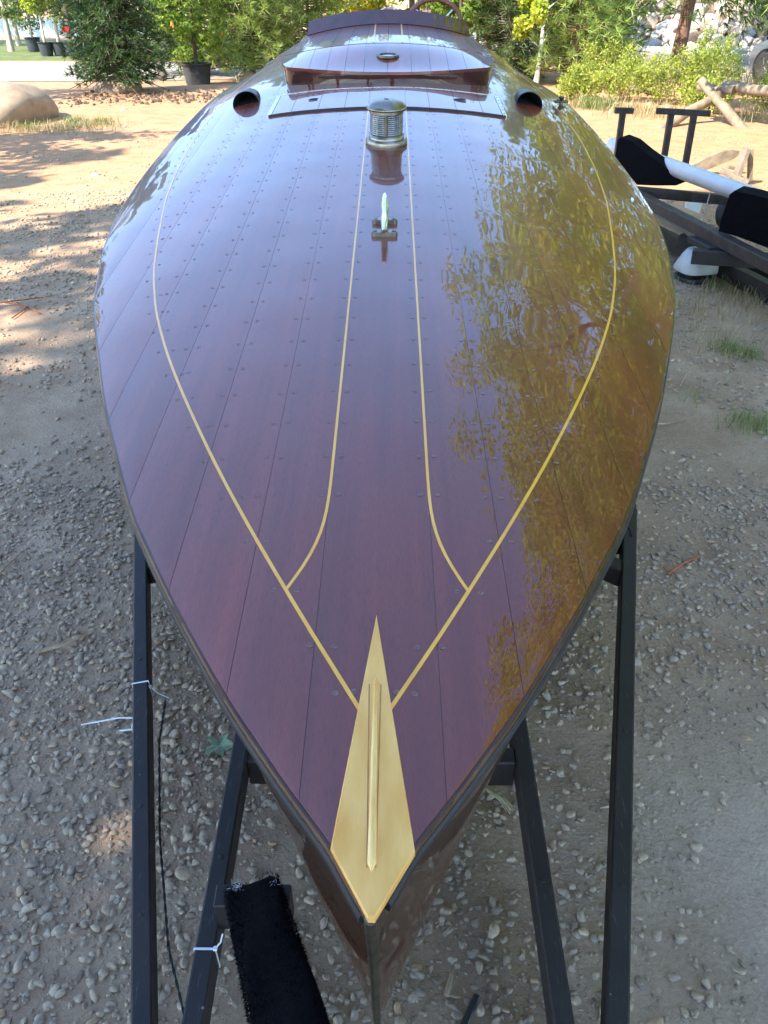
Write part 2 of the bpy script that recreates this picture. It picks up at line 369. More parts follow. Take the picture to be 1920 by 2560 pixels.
def road_mat():
    m, n, l, b = newmat('dusty_asphalt'); v = coords(n, l)
    f = noise(n, l, v, 1.2, 6); g = noise(n, l, v, 60, 3)
    c = ramp(n, l, f, [(0.3, (0.235, 0.20, 0.165)), (0.7, (0.32, 0.27, 0.22))])
    c = mixc(n, l, 0.4, c, ramp(n, l, g, [(0.3, (0.6,)*3), (0.7, (1.2,)*3)]), 'MULTIPLY')
    l.new(c, b.inputs['Base Color']); setp(b, rough=0.9); bump(n, l, g, b, 0.4, 0.01); return m
M_road = road_mat()
M_track = simple('pale_gravel_track', (0.27, 0.22, 0.165), (0.40, 0.335, 0.26), 2.5, 0.95, bumpd=0.02, bscale=30)
M_lawn = simple('mown_lawn_turf', (0.07, 0.10, 0.02), (0.17, 0.19, 0.05), 2.5, 0.95, bumpd=0.03, bscale=40)
M_hill = simple('hazy_grey_hillside', (0.20, 0.19, 0.18), (0.30, 0.28, 0.26), 0.03, 0.95)

def pebble_mat():
    m, n, l, b = newmat('river_pebbles')
    at = n.new('ShaderNodeAttribute'); at.attribute_name = 'tone'
    c = ramp(n, l, at.outputs['Fac'], [(0.0, (0.258, 0.191, 0.131)), (0.25, (0.360, 0.272, 0.190)), (0.5, (0.431, 0.323, 0.219)), (0.7, (0.490, 0.364, 0.242)), (0.85, (0.438, 0.272, 0.154)), (1.0, (0.618, 0.468, 0.313))])
    f = noise(n, l, coords(n, l), 120, 5, 0.7)
    c = mixc(n, l, 0.7, c, ramp(n, l, f, [(0.3, (0.70, 0.69, 0.68)), (0.7, (1.15, 1.15, 1.15))]), 'MULTIPLY')
    l.new(c, b.inputs['Base Color']); setp(b, rough=0.85, spec=0.3); bump(n, l, f, b, 0.4, 0.003); return m
M_pebble = pebble_mat()

rng = np.random.default_rng(7)

# ------------------------------------------------------------------ ground, road, lawn, hill
def gz(x, y):
    x = np.asarray(x, float); y = np.asarray(y, float)
    return ((0.012*np.sin(1.7*x+0.6*y+0.4)+0.010*np.sin(0.8*x-1.9*y+1.3)+0.006*np.sin(4.1*x+2.7*y))*(1-sstep(20.5, 23, y))
            + 0.09*np.exp(-(((x+5.6)/2.2)**2+((y-20.2)/1.1)**2))+0.10*np.exp(-(((x+3.6)/2.0)**2+((y-21.6)/0.8)**2)))
def build_ground():
    xs = np.concatenate([[-400, -150, -60, -30], np.arange(-18, -4, .4), np.arange(-4, 4, .12), np.arange(4, 18, .4), [30, 60, 150, 400]])
    ys = np.concatenate([[-150, -60, -20, -8, -4], np.arange(-2, 9, .12), np.arange(9, 30, .4), [34, 40, 50, 70, 120, 250, 500]])
    X, Y = np.meshgrid(xs, ys); near = np.exp(-(np.maximum(np.hypot(X, Y)-35, 0)/10)**2)
    Z = gz(X, Y)*near
    V = np.stack([X, Y, Z], -1).reshape(-1, 3); r, c = X.shape
    i = np.arange(r*c).reshape(r, c)
    F = np.stack([i[:-1, :-1], i[:-1, 1:], i[1:, 1:], i[1:, :-1]], -1).reshape(-1, 4)
    o = link('ground', mesh_np('ground', V, F, M_ground)); tag(o, 'tan dirt and grey gravel yard under the boat', kind='structure')
build_ground()

def sheet(name, poly, z, mat, label):
    me = bpy.data.meshes.new(name); me.from_pydata([(x, y, z) for x, y in poly], [], [tuple(range(len(poly)))]); me.materials.append(mat); me.update()
    return tag(link(name, me), label, kind='structure')
sheet('gravel_track', [(-60, 24.6), (-6.5, 23.6), (-3.2, 24.6), (-3.0, 27.5), (-6, 30.5), (-60, 31.5)], 0.012, M_track, 'pale gravel track crossing behind the left trees')
sheet('lawn', [(-60, 31.9), (-3.5, 31.2), (-3.5, 45), (-60, 45)], 0.008, M_lawn, 'green lawn strip behind the potted trees')
# road runs from far left-centre to near right; u along, n across to the bank
RU = Vector((0.33, -0.944, 0)).normalized(); RN = Vector((0.944, 0.33, 0)).normalized(); RK = Vector((11.0, 33.4, 0))
def rp(u, nn, z=0): p = RK+RU*u+RN*nn; return (p.x, p.y, z)
sheet('road', [rp(-40, -5.6)[:2], rp(40, -5.6)[:2], rp(40, -0.02)[:2], rp(-40, -0.02)[:2]], 0.026, M_road, 'dusty asphalt road at the right edge')
lm = MB(); lm.add([rp(-30, -3.6, .031), rp(35, -3.6, .031), rp(35, -3.45, .031), rp(-30, -3.45, .031)], [(0, 1, 2, 3)])
tag(lm.build('road_marking', simple('yellow_road_paint', (0.62, 0.48, 0.10), (0.75, 0.60, 0.16), 8, 0.8)), 'faded yellow line on the asphalt road', kind='structure')
kb = MB(); kb.bar(rp(-40, 0.16, 0.09), rp(40, 0.16, 0.09), 0.32, 0.20, bev=0.03)
tag(kb.build('kerb', M_kerb), 'pale concrete kerb below the rock bank', kind='structure')

def build_hill():
    n = 60; v = []; f = []
    for k in range(n+1):
        az = R(-62+64*k/n); t = k/n
        h = 78+14*math.sin(t*5.0+0.6)+7*math.sin(t*17)+4*math.sin(t*41+1)
        h *= float(sstep(0, .2, t))*float(1-sstep(.70, 1.0, t))*1.0
        for (d, zz) in ((260, -2), (330, h*0.55), (400, h), (520, -2)):
            v.append((d*math.sin(az), d*math.cos(az), zz))
    for k in range(n):
        for j in range(3): f.append((k*4+j, (k+1)*4+j, (k+1)*4+j+1, k*4+j+1))
    b = MB(); b.add(v, f, True); tag(b.build('hill', M_hill), 'hazy grey hillside beyond the trees', kind='structure')
build_hill()

# ------------------------------------------------------------------ the boat (its own level frame, tilted bow-down with the trailer)
TILT = R(5.4)
YAW = -0.0077
RIG_M = Matrix.Translation((0, 0, CAM_H)) @ Matrix.Rotation(TILT, 4, 'X') @ Matrix.Translation((-0.0147, 0, -0.72)) @ Matrix.Rotation(YAW, 4, 'Z')
def rig_empty(name, label, cat):
    o = bpy.data.objects.new(name, None); COL.objects.link(o); o.empty_display_size = .2
    o.matrix_world = RIG_M; return tag(o, label, cat)
boat = rig_empty('speedboat', 'long varnished mahogany speedboat with gold inlay lines, bow towards the viewer', 'boat')

HY = np.array([.352, .375, .419, .490, .5825, .66, .747, .95, 1.26, 1.36, 1.618, 1.86, 2.26, 2.6, 3.0, 3.4, 3.7, 4.1, 4.5, 5.0, 5.5, 6.0, 6.4, 6.9, 7.3, 7.6, 7.75])
HX = np.array([0, .014, .039, .092, .156, .203, .254, .363, .488, .525, .614, .694, .787, .841, .866, .869, .866, .850, .835, .82, .805, .77, .71, .58, .40, .19, 0])
def hd(y): return np.interp(y, HYs, HXs)
def _smooth():
    ys = np.linspace(.352, 7.75, 600); xs = np.interp(ys, HY, HX)
    for it in range(30):
        z = xs.copy(); wgt = np.clip((ys-.5)/.5, 0, 1)[1:-1]
        z[1:-1] = xs[1:-1]*(1-.5*wgt)+.25*wgt*(xs[:-2]+xs[2:]); xs = z
    return ys, xs
HYs, HXs = _smooth()
XOY = np.array([.555, .58, .667, .766, .885, 1.035, 1.185, 1.34, 1.5, 1.7, 1.95, 2.25, 2.6, 3.0, 3.35, 3.65, 3.9, 4.3, 5.0, 5.6])
XOX = np.array([.004, .020, .066, .117, .176, .247, .312, .376, .437, .503, .568, .625, .683, .726, .748, .753, .746, .725, .70, .67])
def xo(y): return np.interp(y, XOY, XOX)

def deckz(x, y):
    x = np.asarray(x, float); y = np.asarray(y, float); h = np.maximum(hd(y), 1e-4); u = np.clip(np.abs(x)/h, 0, 1)
    z = -0.15*x*x - 0.012*u**6*np.clip((y-.3)/1.5, 0, 1) - 0.13*u**2*sstep(4.0, 6.0, y) - 0.10*sstep(5.8, 7.7, y)
    z = z + 0.0008*np.sin(7*x+2.1*y)*np.sin(3.1*y+4*x+1) + 0.0005*np.sin(15*x-5*y) + 0.00022*np.sin(23*y+9*x)*np.sin(11*x+1)
    return z

SEAMS = [.073, .167, .272, .378, .484, .590, .696, .802]
GAP = .00032
def plank_mesh(xa, xb, y0, y1, sgn, inner_gap, outer_gap):
    """strip of deck between |x|=xa and xb (clipped by the sheer), y0..y1"""
    ystart = max(y0, float(np.interp(max(xa, 1e-4), HXs[:320], HYs[:320])) if xa > 0 else y0)
    m = max(12, int((y1-ystart)/.03))
    t = np.linspace(0, 1, m); ys = ystart+(y1-ystart)*(t*.75+.25*t*t); nc = 8
    yb = float(np.interp(xb-outer_gap, HXs[:320], HYs[:320])) if xb < .9 else ystart
    ys = np.unique(np.concatenate([ys, np.linspace(ystart, min(y1, ystart+.35), 40), [min(max(yb, ystart), y1)]]))
    mb = MB(); rows = []; cols = np.linspace(0, 1, nc)
    for y in ys:
        h = float(hd(y)); a = min(xa+inner_gap, h); b = min(xb-outer_gap, h); a = min(a, b)
        xx = (a+(b-a)*cols)*sgn
        zz = deckz(xx, y) + .0006*(1-(2*cols-1)**2)*min(1, (b-a)/.05)
        rows.append([(float(p), float(y), float(q)) for p, q in zip(xx, zz)])
    mb.grid(rows, True, flip=(sgn < 0))
    e0 = [r[0] for r in rows]; e1 = [r[-1] for r in rows]
    for e, fl in ((e0, sgn > 0), (e1, sgn < 0)):
        mb.grid([e, [(p[0], p[1], p[2]-.008) for p in e]], False, flip=not fl)
    for e, fl in ((rows[0], True), (rows[-1], False)):
        mb.grid([e, [(p[0], p[1], p[2]-.008) for p in e]], False, flip=fl)
    return mb

# king plank down the middle, then seven strips a side
def king(y0, y1):
    m = int((y1-y0)/.03); ys = np.linspace(y0, y1, m); cols = np.linspace(-1, 1, 15); mb = MB(); rows = []
    if y0 < 1: ys = np.unique(np.concatenate([ys, np.linspace(y0, .60, 50), [float(np.interp(SEAMS[0]-GAP, HXs[:320], HYs[:320]))]]))
    for y in ys:
        b = min(SEAMS[0]-GAP, float(hd(y))); xx = b*cols; zz = deckz(xx, y)+.0004*(1-cols**2)
        rows.append([(float(p), float(y), float(q)) for p, q in zip(xx, zz)])
    mb.grid(rows, True)
    for e in ([r[0] for r in rows], [r[-1] for r in rows], rows[0], rows[-1]):
        mb.grid([e, [(p[0], p[1], p[2]-.008) for p in e]], False)
    return mb
COCK0, COCK1, COCKX = 5.26, 6.35, .378
for (a, b) in ((.354, COCK0), (COCK1, 7.6)):
    king(a, b).build('deck_plank', M_wood, boat)
for sgn in (-1, 1):
    for k in range(len(SEAMS)):
        xa = SEAMS[k]; xb = SEAMS[k+1] if k+1 < len(SEAMS) else 2.0
        spans = [(.3, COCK0), (COCK1, 7.6)] if xb <= COCKX+.001 else [(.3, 7.6)]
        for (a, b) in spans:
            # stop where the sheer closes in again aft
            yend = float(np.interp(-xa, -HXs[330:], HYs[330:]))
            if a >= yend-.1: continue
            plank_mesh(xa, xb, a, min(b, yend), sgn, GAP, GAP).build('deck_plank', M_wood, boat)
# bedding under the seams, keeps light out
bd = MB(); rows = []
for y in np.linspace(.36, 7.7, 120):
    h = float(hd(y))-.004; xx = np.linspace(-1, 1, 17)*max(h, .001)
    rows.append([(float(x), float(y), float(deckz(x, y))-.0022) for x in xx])
for i in range(len(rows)-1):
    ya = rows[i][0][1]
    for j in range(16):
        xm = (rows[i][j][0]+rows[i][j+1][0])/2
        if COCK0 < ya < COCK1-.06 and abs(xm) < COCKX: continue
        bd.add([rows[i][j], rows[i][j+1], rows[i+1][j+1], rows[i+1][j]], [(0, 1, 2, 3)])
bd.build('deck_seam', M_seam, boat)

def ribbon(path, width, lift=.0006, thick=.002):
    """flat strip following the deck along (x,y) points"""
    P = np.array(path, float); T = np.gradient(P, axis=0); T /= np.linalg.norm(T, axis=1)[:, None]; N = np.stack([-T[:, 1], T[:, 0]], 1)
    mb = MB(); A = P-N*width/2; B = P+N*width/2
    top = [[(a[0], a[1], float(deckz(a[0], a[1]))+lift), (b[0], b[1], float(deckz(b[0], b[1]))+lift)] for a, b in zip(A, B)]
    mb.grid(top, True, flip=True)
    for s in (0, 1):
        e = [r[s] for r in top]; mb.grid([e, [(p[0], p[1], p[2]-thick) for p in e]], False)
    return mb
GI = [(.117, .766), (.106, .782), (.0955, .804), (.085, .832), (.0775, .860), (.0745, .888), (.0735, .93), (.073, 1.0)]
def dense(pts, step=.02):
    out = []; pts = np.array(pts, float)
    for a, b in zip(pts[:-1], pts[1:]):
        k = max(1, int(np.linalg.norm(b-a)/step))
        for i in range(k): out.append(a+(b-a)*i/k)
    out.append(pts[-1]); out = np.array(out)
    for it in range(12): out[1:-1] = .5*out[1:-1]+.25*(out[:-2]+out[2:])
    return out
for s in (-1, 1):
    p = dense(GI+[(.073, y) for y in np.arange(1.1, 3.98, .1)]); ribbon([(x*s, y) for x, y in p], .0043, .0009).build('centre_inlay', M_inlay, boat)
    p = dense([(float(xo(y)), y) for y in np.concatenate([np.arange(.57, 1.6, .05), np.arange(1.6, 5.3, .1)])]); ribbon([(x*s, y) for x, y in p], .0047, .0012).build('outer_inlay', M_inlay, boat)

# slotted screws in pairs either side of every seam, at each frame
def screw_mb(r=.0042):
    mb = MB(); n = 12
    ring = lambda rr, z: [(rr*math.cos(2*math.pi*k/n), rr*math.sin(2*math.pi*k/n), z) for k in range(n)]
    mb.add(ring(r, .0001)+ring(r*.92, .0004), [(k, (k+1) % n, n+(k+1) % n, n+k) for k in range(n)], True)
    s = .17
    # two half caps leave the slot between them
    for sg in (-1, 1):
        pts = [(r*.92*math.cos(a), sg*r*.92*math.sin(a), .0004) for a in np.linspace(math.asin(s), math.pi-math.asin(s), 8)]
        mb.add(pts, [tuple(range(8)) if sg > 0 else tuple(range(8))[::-1]])
    mb.add([(-r*.9, -r*s, .0001), (r*.9, -r*s, .0001), (r*.9, r*s, .0001), (-r*.9, r*s, .0001)], [(0, 1, 2, 3)])
    return mb
frames = np.arange(.766, 3.98, .1025)
spots = []
for y in frames:
    lim = float(xo(y))
    for s in (-1, 1):
        for X in SEAMS:
            if y < .87 and X < .1: continue
            if X > lim-.012: continue
            if s < 0 and X > .6: continue
            for o in (-.0125, .0125):
                if X+o < lim-.006: spots.append((s*(X+o), y+rng.normal(0, .0015)))
        for o in (-.015, .015): spots.append((s*(lim+o), y+rng.normal(0, .0015)))
for s in (-1, 1): spots += [(s*.049, .668), (s*.079, .670), (s*.0235, .600), (s*.0445, .598)]
spots = [p for p in spots if abs(p[0]) < float(hd(p[1]))-.008 and not (3.5 < p[1] < 3.87 and abs(p[0]) < .47)]
spots.sort(key=lambda p: p[1])
scr = screw_mb(); first = None; rest = MB()
for i, (x, y) in enumerate(spots):
    e = 1e-3; nx = -(float(deckz(x+e, y))-float(deckz(x-e, y)))/(2*e)
    M = Matrix.Translation((x, y, float(deckz(x, y))+.0004)) @ Euler((0, math.atan(nx), rng.uniform(0, 3.1))).to_matrix().to_4x4()
    if i < 290:
        if first is None:
            first = scr.build('deck_screw', M_screw, boat); o = first
        else:
            o = first.copy(); COL.objects.link(o); o.parent = boat
        o.matrix_local = M
    else:
        rest.add([M @ Vector(p) for p in scr.v], scr.f)
r_ = rest.build('deck_screws', M_screw, boat); r_['kind'] = 'stuff'

# hull sides, flared at the bow
def sheer_z(y): h = float(hd(y)); return float(deckz(h, y))
def s_fl(y): return (.170+.055*sstep(.50, .78, y))*(1-.9*sstep(1.0, 3.4, y))
def hull_half(y, dep): return np.maximum(hd(y)-s_fl(y)*dep, 0)
def hull_row(dep, n=90):
    yy = np.linspace(.352, 3, 800); hh = hd(yy)-s_fl(yy)*dep; i = int(np.argmax(hh > 1e-4)); y0 = yy[max(i-1, 0)]
    t = np.linspace(0, 1, n)**1.8; ys = y0+(7.74-y0)*t
    return ys
deps = [0, .03, .08, .15, .24, .34, .46, .60, .75, .90]
for s in (-1, 1):
    mb = MB(); P = []
    for d in deps:
        ys = hull_row(d); P.append([(s*float(hull_half(y, d)), float(y), sheer_z(y)-.004-d*(1-.25*float(sstep(4, 7.5, y)))) for y in ys])
    mb.grid(P, True, flip=(s > 0)); mb.build('hull_side', M_wood_side, boat)
    mb = MB(); last = P[-1]; keel = [(0, p[1], p[2]-.12*float(sstep(.5, 2.0, p[1]))) for p in last]
    mid = [((a[0]*.55), a[1], a[2]*.4+b[2]*.6) for a, b in zip(last, keel)]
    mb.grid([last, mid, keel], True, flip=(s > 0)); mb.build('hull_bottom', M_wood_side, boat)
# stem band and its foot
sb = MB(); pts = [];
for d in np.linspace(0, .90, 16):
    y0 = hull_row(d)[0]; pts.append((0, y0-.002, sheer_z(.36)-.004-d))
sb.tube(pts, .0058, 8); sb.build('stem_band', M_bronze_dark, boat)
# rub rails
for s in (-1, 1):
    for (nm, mat, wd, hz, off, y0) in (('rub_rail', M_black_rub, .008, .016, -.020, .360 if s < 0 else .372), ('sheer_moulding', M_wood_side, .006, .010, -.006, .354)):
        mb = MB(); prof = [(0, hz/2), (wd*.7, hz/2), (wd, hz*.25), (wd, -hz*.25), (wd*.7, -hz/2), (0, -hz/2)]
        rows = []; ys = y0+(7.5-y0)*np.linspace(0, 1, 110)**1.7
        for y in ys:
            h = float(hd(y)); dh = (float(hd(y+.004))-float(hd(y-.004)))/.008; nn = Vector((1, -dh)).normalized(); z = sheer_z(y)+off
            rows.append([(s*(h-.001+nn.x*a), y+nn.y*a, z+b) for a, b in prof])
        mb.grid(rows, False, flip=(s < 0)); mb.add(rows[0], [tuple(range(6))]); mb.add(rows[-1], [tuple(range(6))])
        mb.build(nm, mat, boat)

# brass bow plate with its half-round ridge
bp = MB(); PL = [(0, .718), (-.0385, .412), (-.002, .347), (.004, .347), (.0405, .410)]
poly = []
for a, b in zip(PL, PL[1:]+PL[:1]):
    for k in range(8): poly.append((a[0]+(b[0]-a[0])*k/8, a[1]+(b[1]-a[1])*k/8))
top = [(x, y, float(deckz(x, max(y, .36)))+.0042) for x, y in poly]; mid_ = [(x*1.0, y, z-.0010) for x, y, z in top]
top = [(x*.965, .5+(y-.5)*.985, z) for x, y, z in top]; bot = [(x, y, z-.008) for x, y, z in mid_]
n_ = len(top); ctr = (0, .47, .0047)
bp.add(top+[ctr], [(i, (i+1) % n_, n_) for i in range(n_)], True)
bp.add(top+mid_, [(i+n_, (i+1) % n_+n_, (i+1) % n_, i) for i in range(n_)])
bp.add(mid_+bot, [(i+n_, (i+1) % n_+n_, (i+1) % n_, i) for i in range(n_)])
plate = bp.build('bow_plate', M_brass, boat); tag(plate, 'polished brass bow plate shaped like a spearhead')
rd = MB(); rows = []
for t in np.linspace(0, 1, 30):
    y = .388+t*.232; wv = .0044*(1-.45*t)*min(1, (t/.03)**.5 if t < .03 else 1)*min(1, ((1-t)/.04)**.5 if t > .96 else 1)+1e-4
    rows.append([(.0005+wv*c, y, .0042+.0045*math.sin(a)*min(1, wv/.003)) for a in np.linspace(0, math.pi, 9) for c in [math.cos(a)]])
rd.grid(rows, True, flip=True); rd.build('plate_ridge', M_brass_worn, plate)
gr = MB()
for sx in (-.0058, .0060):
    gr.box((sx*.9, .50, .00475), (.0012, .215, .0006), (0, 0, -.012*(1 if sx > 0 else -1)))
gr.build('plate_groove', M_brass_dark, plate)

# bow lantern
lt = MB().lathe([(.071, 0), (.071, .004), (.071, .004), (.071, .014), (.067, .018), (.067, .018), (.060, .018), (.060, .018), (.059, .027), (.055, .030)], (0, 2.985, 0), 40).build('lantern_base', M_bronze, boat)
prof = []
for k in range(11):
    z = .030+.0062*k; prof += [(.0505, z), (.0525, z+.0015), (.0525, z+.0042)]
MB().lathe(prof+[(.050, .098)], (0, 2.985, 0), 40).build('lantern_lens', M_lens, boat)
ps = MB()
for a in (-90, -200, 20): ps.box((.0535*math.cos(R(a)), 2.985+.0535*math.sin(R(a)), .064), (.008, .009, .070), (0, 0, R(a)), .002)
ps.build('lantern_post', M_bronze_dark, boat)
MB().lathe([(.055, .097), (.057, .097), (.057, .097), (.057, .106), (.057, .106), (.066, .107), (.0675, .111), (.066, .115), (.055, .125), (.038, .132), (.018, .1355), (.009, .136), (.009, .136), (.0085, .130)], (0, 2.985, 0), 40, cap=False).build('lantern_cap', M_bronze, boat)
MB().lathe([(.0001, .1352), (.0088, .1362), (.0095, .1350)], (0, 2.985, 0), 20).build('lantern_vent', M_void, boat)

# foredeck cleat
cleat = []
for y in (2.072, 2.166):
    cl = MB()
    pts = [(.034*c, y) for c in ()]
    outl = []
    for a in np.linspace(-90, 90, 9): outl.append((.024+.009*math.cos(R(a)), y+.010*math.sin(R(a))))
    for a in np.linspace(90, 270, 9): outl.append((-.024+.009*math.cos(R(a)), y+.010*math.sin(R(a))))
    cl.prism(outl, -.0005, .011); cl.box((0, y, .022), (.016, .017, .026), None, .003)
    cleat.append(cl.build('cleat_base', M_bronze, boat))
for ci, y in enumerate((2.072, 2.166)):
    for x in (-.024, .024):
        MB().lathe([(.006, 0), (.006, .0008), (.006, .0008), (.0045, .0014)], (x, y, .011), 12).build('cleat_screw', M_bronze_dark, cleat[ci])
hn = MB(); hn.tube([(0, 1.985, .040), (0, 1.995, .0405), (0, 2.03, .041), (0, 2.072, .039), (0, 2.12, .0375), (0, 2.166, .040), (0, 2.21, .044), (0, 2.245, .046), (0, 2.262, .0465)],
                   [.005, .0068, .0082, .0105, .0075, .0105, .0088, .0072, .004], 14)
hn.build('cleat_horn', M_chrome, boat)

# access panel ahead of the engine hatch
def panel_pts(y0, y1, x0, x1, lift, ny=10, nx=40, fore=None):
    return [[(float(x), float(y), float(deckz(x, y))+lift) for x in np.linspace(x0, x1, nx)] for y in np.linspace(y0, y1, ny)]
xs_p = [-.455]+[-.378, -.272, -.167, -.073, .073, .167, .272, .378]+[.455]
for a, b in zip(xs_p[:-1], xs_p[1:]):
    mb = MB(); g = panel_pts(3.508, 3.866, a+.0008, b-.0008, .0075, 16, 8); mb.grid(g, True)
    for e in (g[0], g[-1], [r[0] for r in g], [r[-1] for r in g]): mb.grid([e, [(p[0], p[1], p[2]-.007) for p in e]], False)
    mb.build('panel_plank', M_wood, boat)
mb = MB(); mb.grid([[(x, 3.5055, float(deckz(x, 3.505))+.0085) for x in np.linspace(-.468, .468, 40)], [(x, 3.5055, float(deckz(x, 3.505))-.001) for x in np.linspace(-.468, .468, 40)]], False)
mb.grid([[(x, 3.5055, float(deckz(x, 3.505))+.0085) for x in np.linspace(-.468, .468, 40)], [(x, 3.5078, float(deckz(x, 3.505))+.0085) for x in np.linspace(-.468, .468, 40)]], False)
mb.build('panel_front_trim', M_black_rub, boat)
mb = MB(); g = panel_pts(3.869, 3.880, -.45, .45, .0088, 3, 40); mb.grid(g, False)
for e in (g[0], g[-1]): mb.grid([e, [(p[0], p[1], p[2]-.009) for p in e]], False)
mb.build('panel_rear_trim', M_hinge, boat)
for s in (-1, 1):
    mb = MB(); g = panel_pts(3.509, 3.866, s*.4565, s*.472, .0085, 8, 3); mb.grid(g, False, flip=s < 0)
    for e in ([r[0] for r in g], [r[-1] for r in g], g[0], g[-1]): mb.grid([e, [(p[0], p[1], p[2]-.008) for p in e]], False)
    h = mb.build('panel_side_strip', M_hinge, boat)
    for y in np.linspace(3.54, 3.84, 6):
        MB().lathe([(.0035, 0), (.003, .0012)], (s*.464, float(y), float(deckz(.464, y))+.0086), 8).build('strip_screw', M_screw, h)
    MB().lathe([(.030, 0), (.030, .0012), (.030, .0012), (.026, .0016), (.0255, .0012)], (s*.294, 3.69, float(deckz(.294, 3.69))+.0082), 28).build('finger_ring', M_bronze_dark, boat)
    MB().lathe([(.0001, .0004), (.0262, .0009)], (s*.294, 3.69, float(deckz(.294, 3.69))+.0086), 28).build('finger_hole', M_void, boat)

# black cowl vents, scoops open towards the bow
def vent(s):
    cx, cy = s*.606, 3.845; mb = MB(); rows = []
    for t in np.linspace(0, 1, 12):
        k = math.cos(t*math.pi/2)**.6 if t < 1 else 0.0
        row = []
        for a in np.linspace(0, math.pi, 17):
            w_ = .056*max(k, .02); h_ = .052*max(k, .02)
            ex = .86; ca, sa = math.cos(a), math.sin(a)
            skew = .010*s*sa
            x = cx+w_*math.copysign(abs(ca)**1.0, ca)+skew; zz = h_*sa**ex
            y = cy+.26*t+.015*sa*(1-t)
            row.append((x, y, float(deckz(min(abs(x), .88)*s, y))-.002+zz))
        rows.append(row)
    mb.grid(rows, True); o = mb.build('cowl_vent', M_black_rub, boat)
    mb = MB(); rows2 = [[((p[0]-cx)*.94+cx, p[1]+.003, float(deckz(p[0], p[1]))+.001+(p[2]-float(deckz(p[0], p[1])))*.94) for p in r] for r in rows]
    mb.grid(rows2, True, flip=True); mb.build('vent_lining', M_void, o)
    mb = MB(); mb.tube([(p[0], p[1], p[2]) for p in rows[0]], .0018, 8); mb.build('vent_rim', M_black_rub, o)
    mb = MB(); fl = []
    for t in np.linspace(.02, .8, 8):
        k = math.cos(t*math.pi/2)**.6; y = cy+.26*t
        fl.append([(cx+.060*k*.93*q, y, float(deckz(cx+.060*k*.93*q, y))+.0012) for q in np.linspace(-1, 1, 7)])
    mb.grid(fl, True); mb.build('vent_shade_sheet', M_void, o)  # black sheet over the deck, stands in for shade inside the scoop
    return o
for s in (-1, 1): vent(s)
# small bitt on the right covering board
for s in (1,):
    b_ = MB(); x = s*.775; y = 4.02; z = float(deckz(x, y))
    b_.lathe([(.018, 0), (.018, .004), (.018, .004), (.009, .007), (.007, .026), (.010, .036), (.013, .040), (.013, .043), (.007, .046)], (x, y, z-.002), 16)
    b_.tube([(x-.03, y, z+.022), (x, y, z+.024), (x+.03, y, z+.022)], [.005, .007, .005], 8)
    b_.build('side_bitt', M_bronze_dark, boat)

# engine hatch: coaming, crowned lid in planks, deck prism
HW = .5
def front_y(x): u = abs(x)/HW; return 4.0+.13*u*u+(.22*max(0, (u-.88)/.12)**2.2)
def half_w(y): return .5-.035*float(sstep(4.4, 5.2, y))
co = MB(); rows = [[], []]
pts = [(x, front_y(x)) for x in np.linspace(-HW, HW, 61)]
pts = [(-half_w(y), y) for y in np.linspace(5.24, 4.36, 12)]+pts+[(half_w(y), y) for y in np.linspace(4.36, 5.24, 12)]
def lid_z(x, y):
    cr = .055*float(sstep(4.0, 4.5, y)); cr += .020*float(sstep(4.5, 5.1, y)); z = .045-.012*float(sstep(4.05, 4.5, y))-.022*float(sstep(4.5, 5.1, y))+cr*(1-(abs(x)/.5)**2)
    return z + .0*(y-4.5)
co.grid([[(x*.986, y+.010, float(deckz(x, y))-.003) for x, y in pts], [(x*.986, y+.010, lid_z(x, y)-.010) for x, y in pts]], True)
co.build('hatch_coaming', M_wood_dark, boat)
edges_x = [-.5, -.43, -.35, -.27, -.19, -.105, -.0005, .0005, .105, .19, .27, .35, .43, .5]
def lid_strip(xa, xb, ya, yb, front, lift=0.0):
    mb = MB(); rows = []
    for t in np.linspace(0, 1, 14):
        row = []
        for x in np.linspace(xa, xb, 7):
            xx = x
            y0 = front_y(x) if front else ya; y = y0+(yb-y0)*t
            lim = half_w(y)/HW; row.append((xx*lim, y, lid_z(xx*lim, y)+lift))
        rows.append(row)
    mb.grid(rows, True)
    for e in (rows[0], rows[-1], [r[0] for r in rows], [r[-1] for r in rows]): mb.grid([e, [(p[0], p[1], p[2]-.012) for p in e]], False)
    return mb
PR = (0.0, 4.25)
for a, b in zip(edges_x[:-1], edges_x[1:]):
    if b-a < .01: continue
    lid_strip(a+.0006, b-.0006, 4.0, 4.475, True).build('hatch_plank', M_wood, boat)
    lid_strip(a+.0006, b-.0006, 4.480, 5.16, False, .0015).build('cowl_plank', M_wood, boat)
# dark line at the lid joint and under the lid edge
mb = MB(); mb.grid([[(x, y+.002, lid_z(x, y)-.0105) for x, y in pts], [(x, y-.001, lid_z(x, y)-.0135) for x, y in pts]], True); mb.build('lid_under_line', M_black_rub, boat)  # thin black band just below the lid edge
mb = MB(); mb.grid([[(x, yy, lid_z(x, 4.475)-.004) for x in np.linspace(-.49, .49, 30)] for yy in (4.472, 4.483)], True); mb.build('lid_joint', M_seam, boat)
z0 = lid_z(0, 4.25)
pr = MB(); pr.lathe([(.050, -.004), (.052, .003), (.050, .007), (.050, .007), (.040, .008), (.038, .004)], (0, 4.25, z0), 36, cap=False); prism_o = pr.build('prism_ring', M_bronze_dark, boat)
MB().lathe([(.0001, .0038), (.025, .0036), (.0388, .0034)], (0, 4.25, z0), 36).build('prism_glass', M_glassdark, prism_o)
for s in (-1, 1):
    mb = MB(); mb.grid([[(s*(.073+dx)*.95, y, lid_z(.07, y)+.0028) for dx in (-.004, .004)] for y in np.linspace(4.49, 5.15, 14)], False, flip=True); mb.build('cowl_inlay', M_inlay, boat)
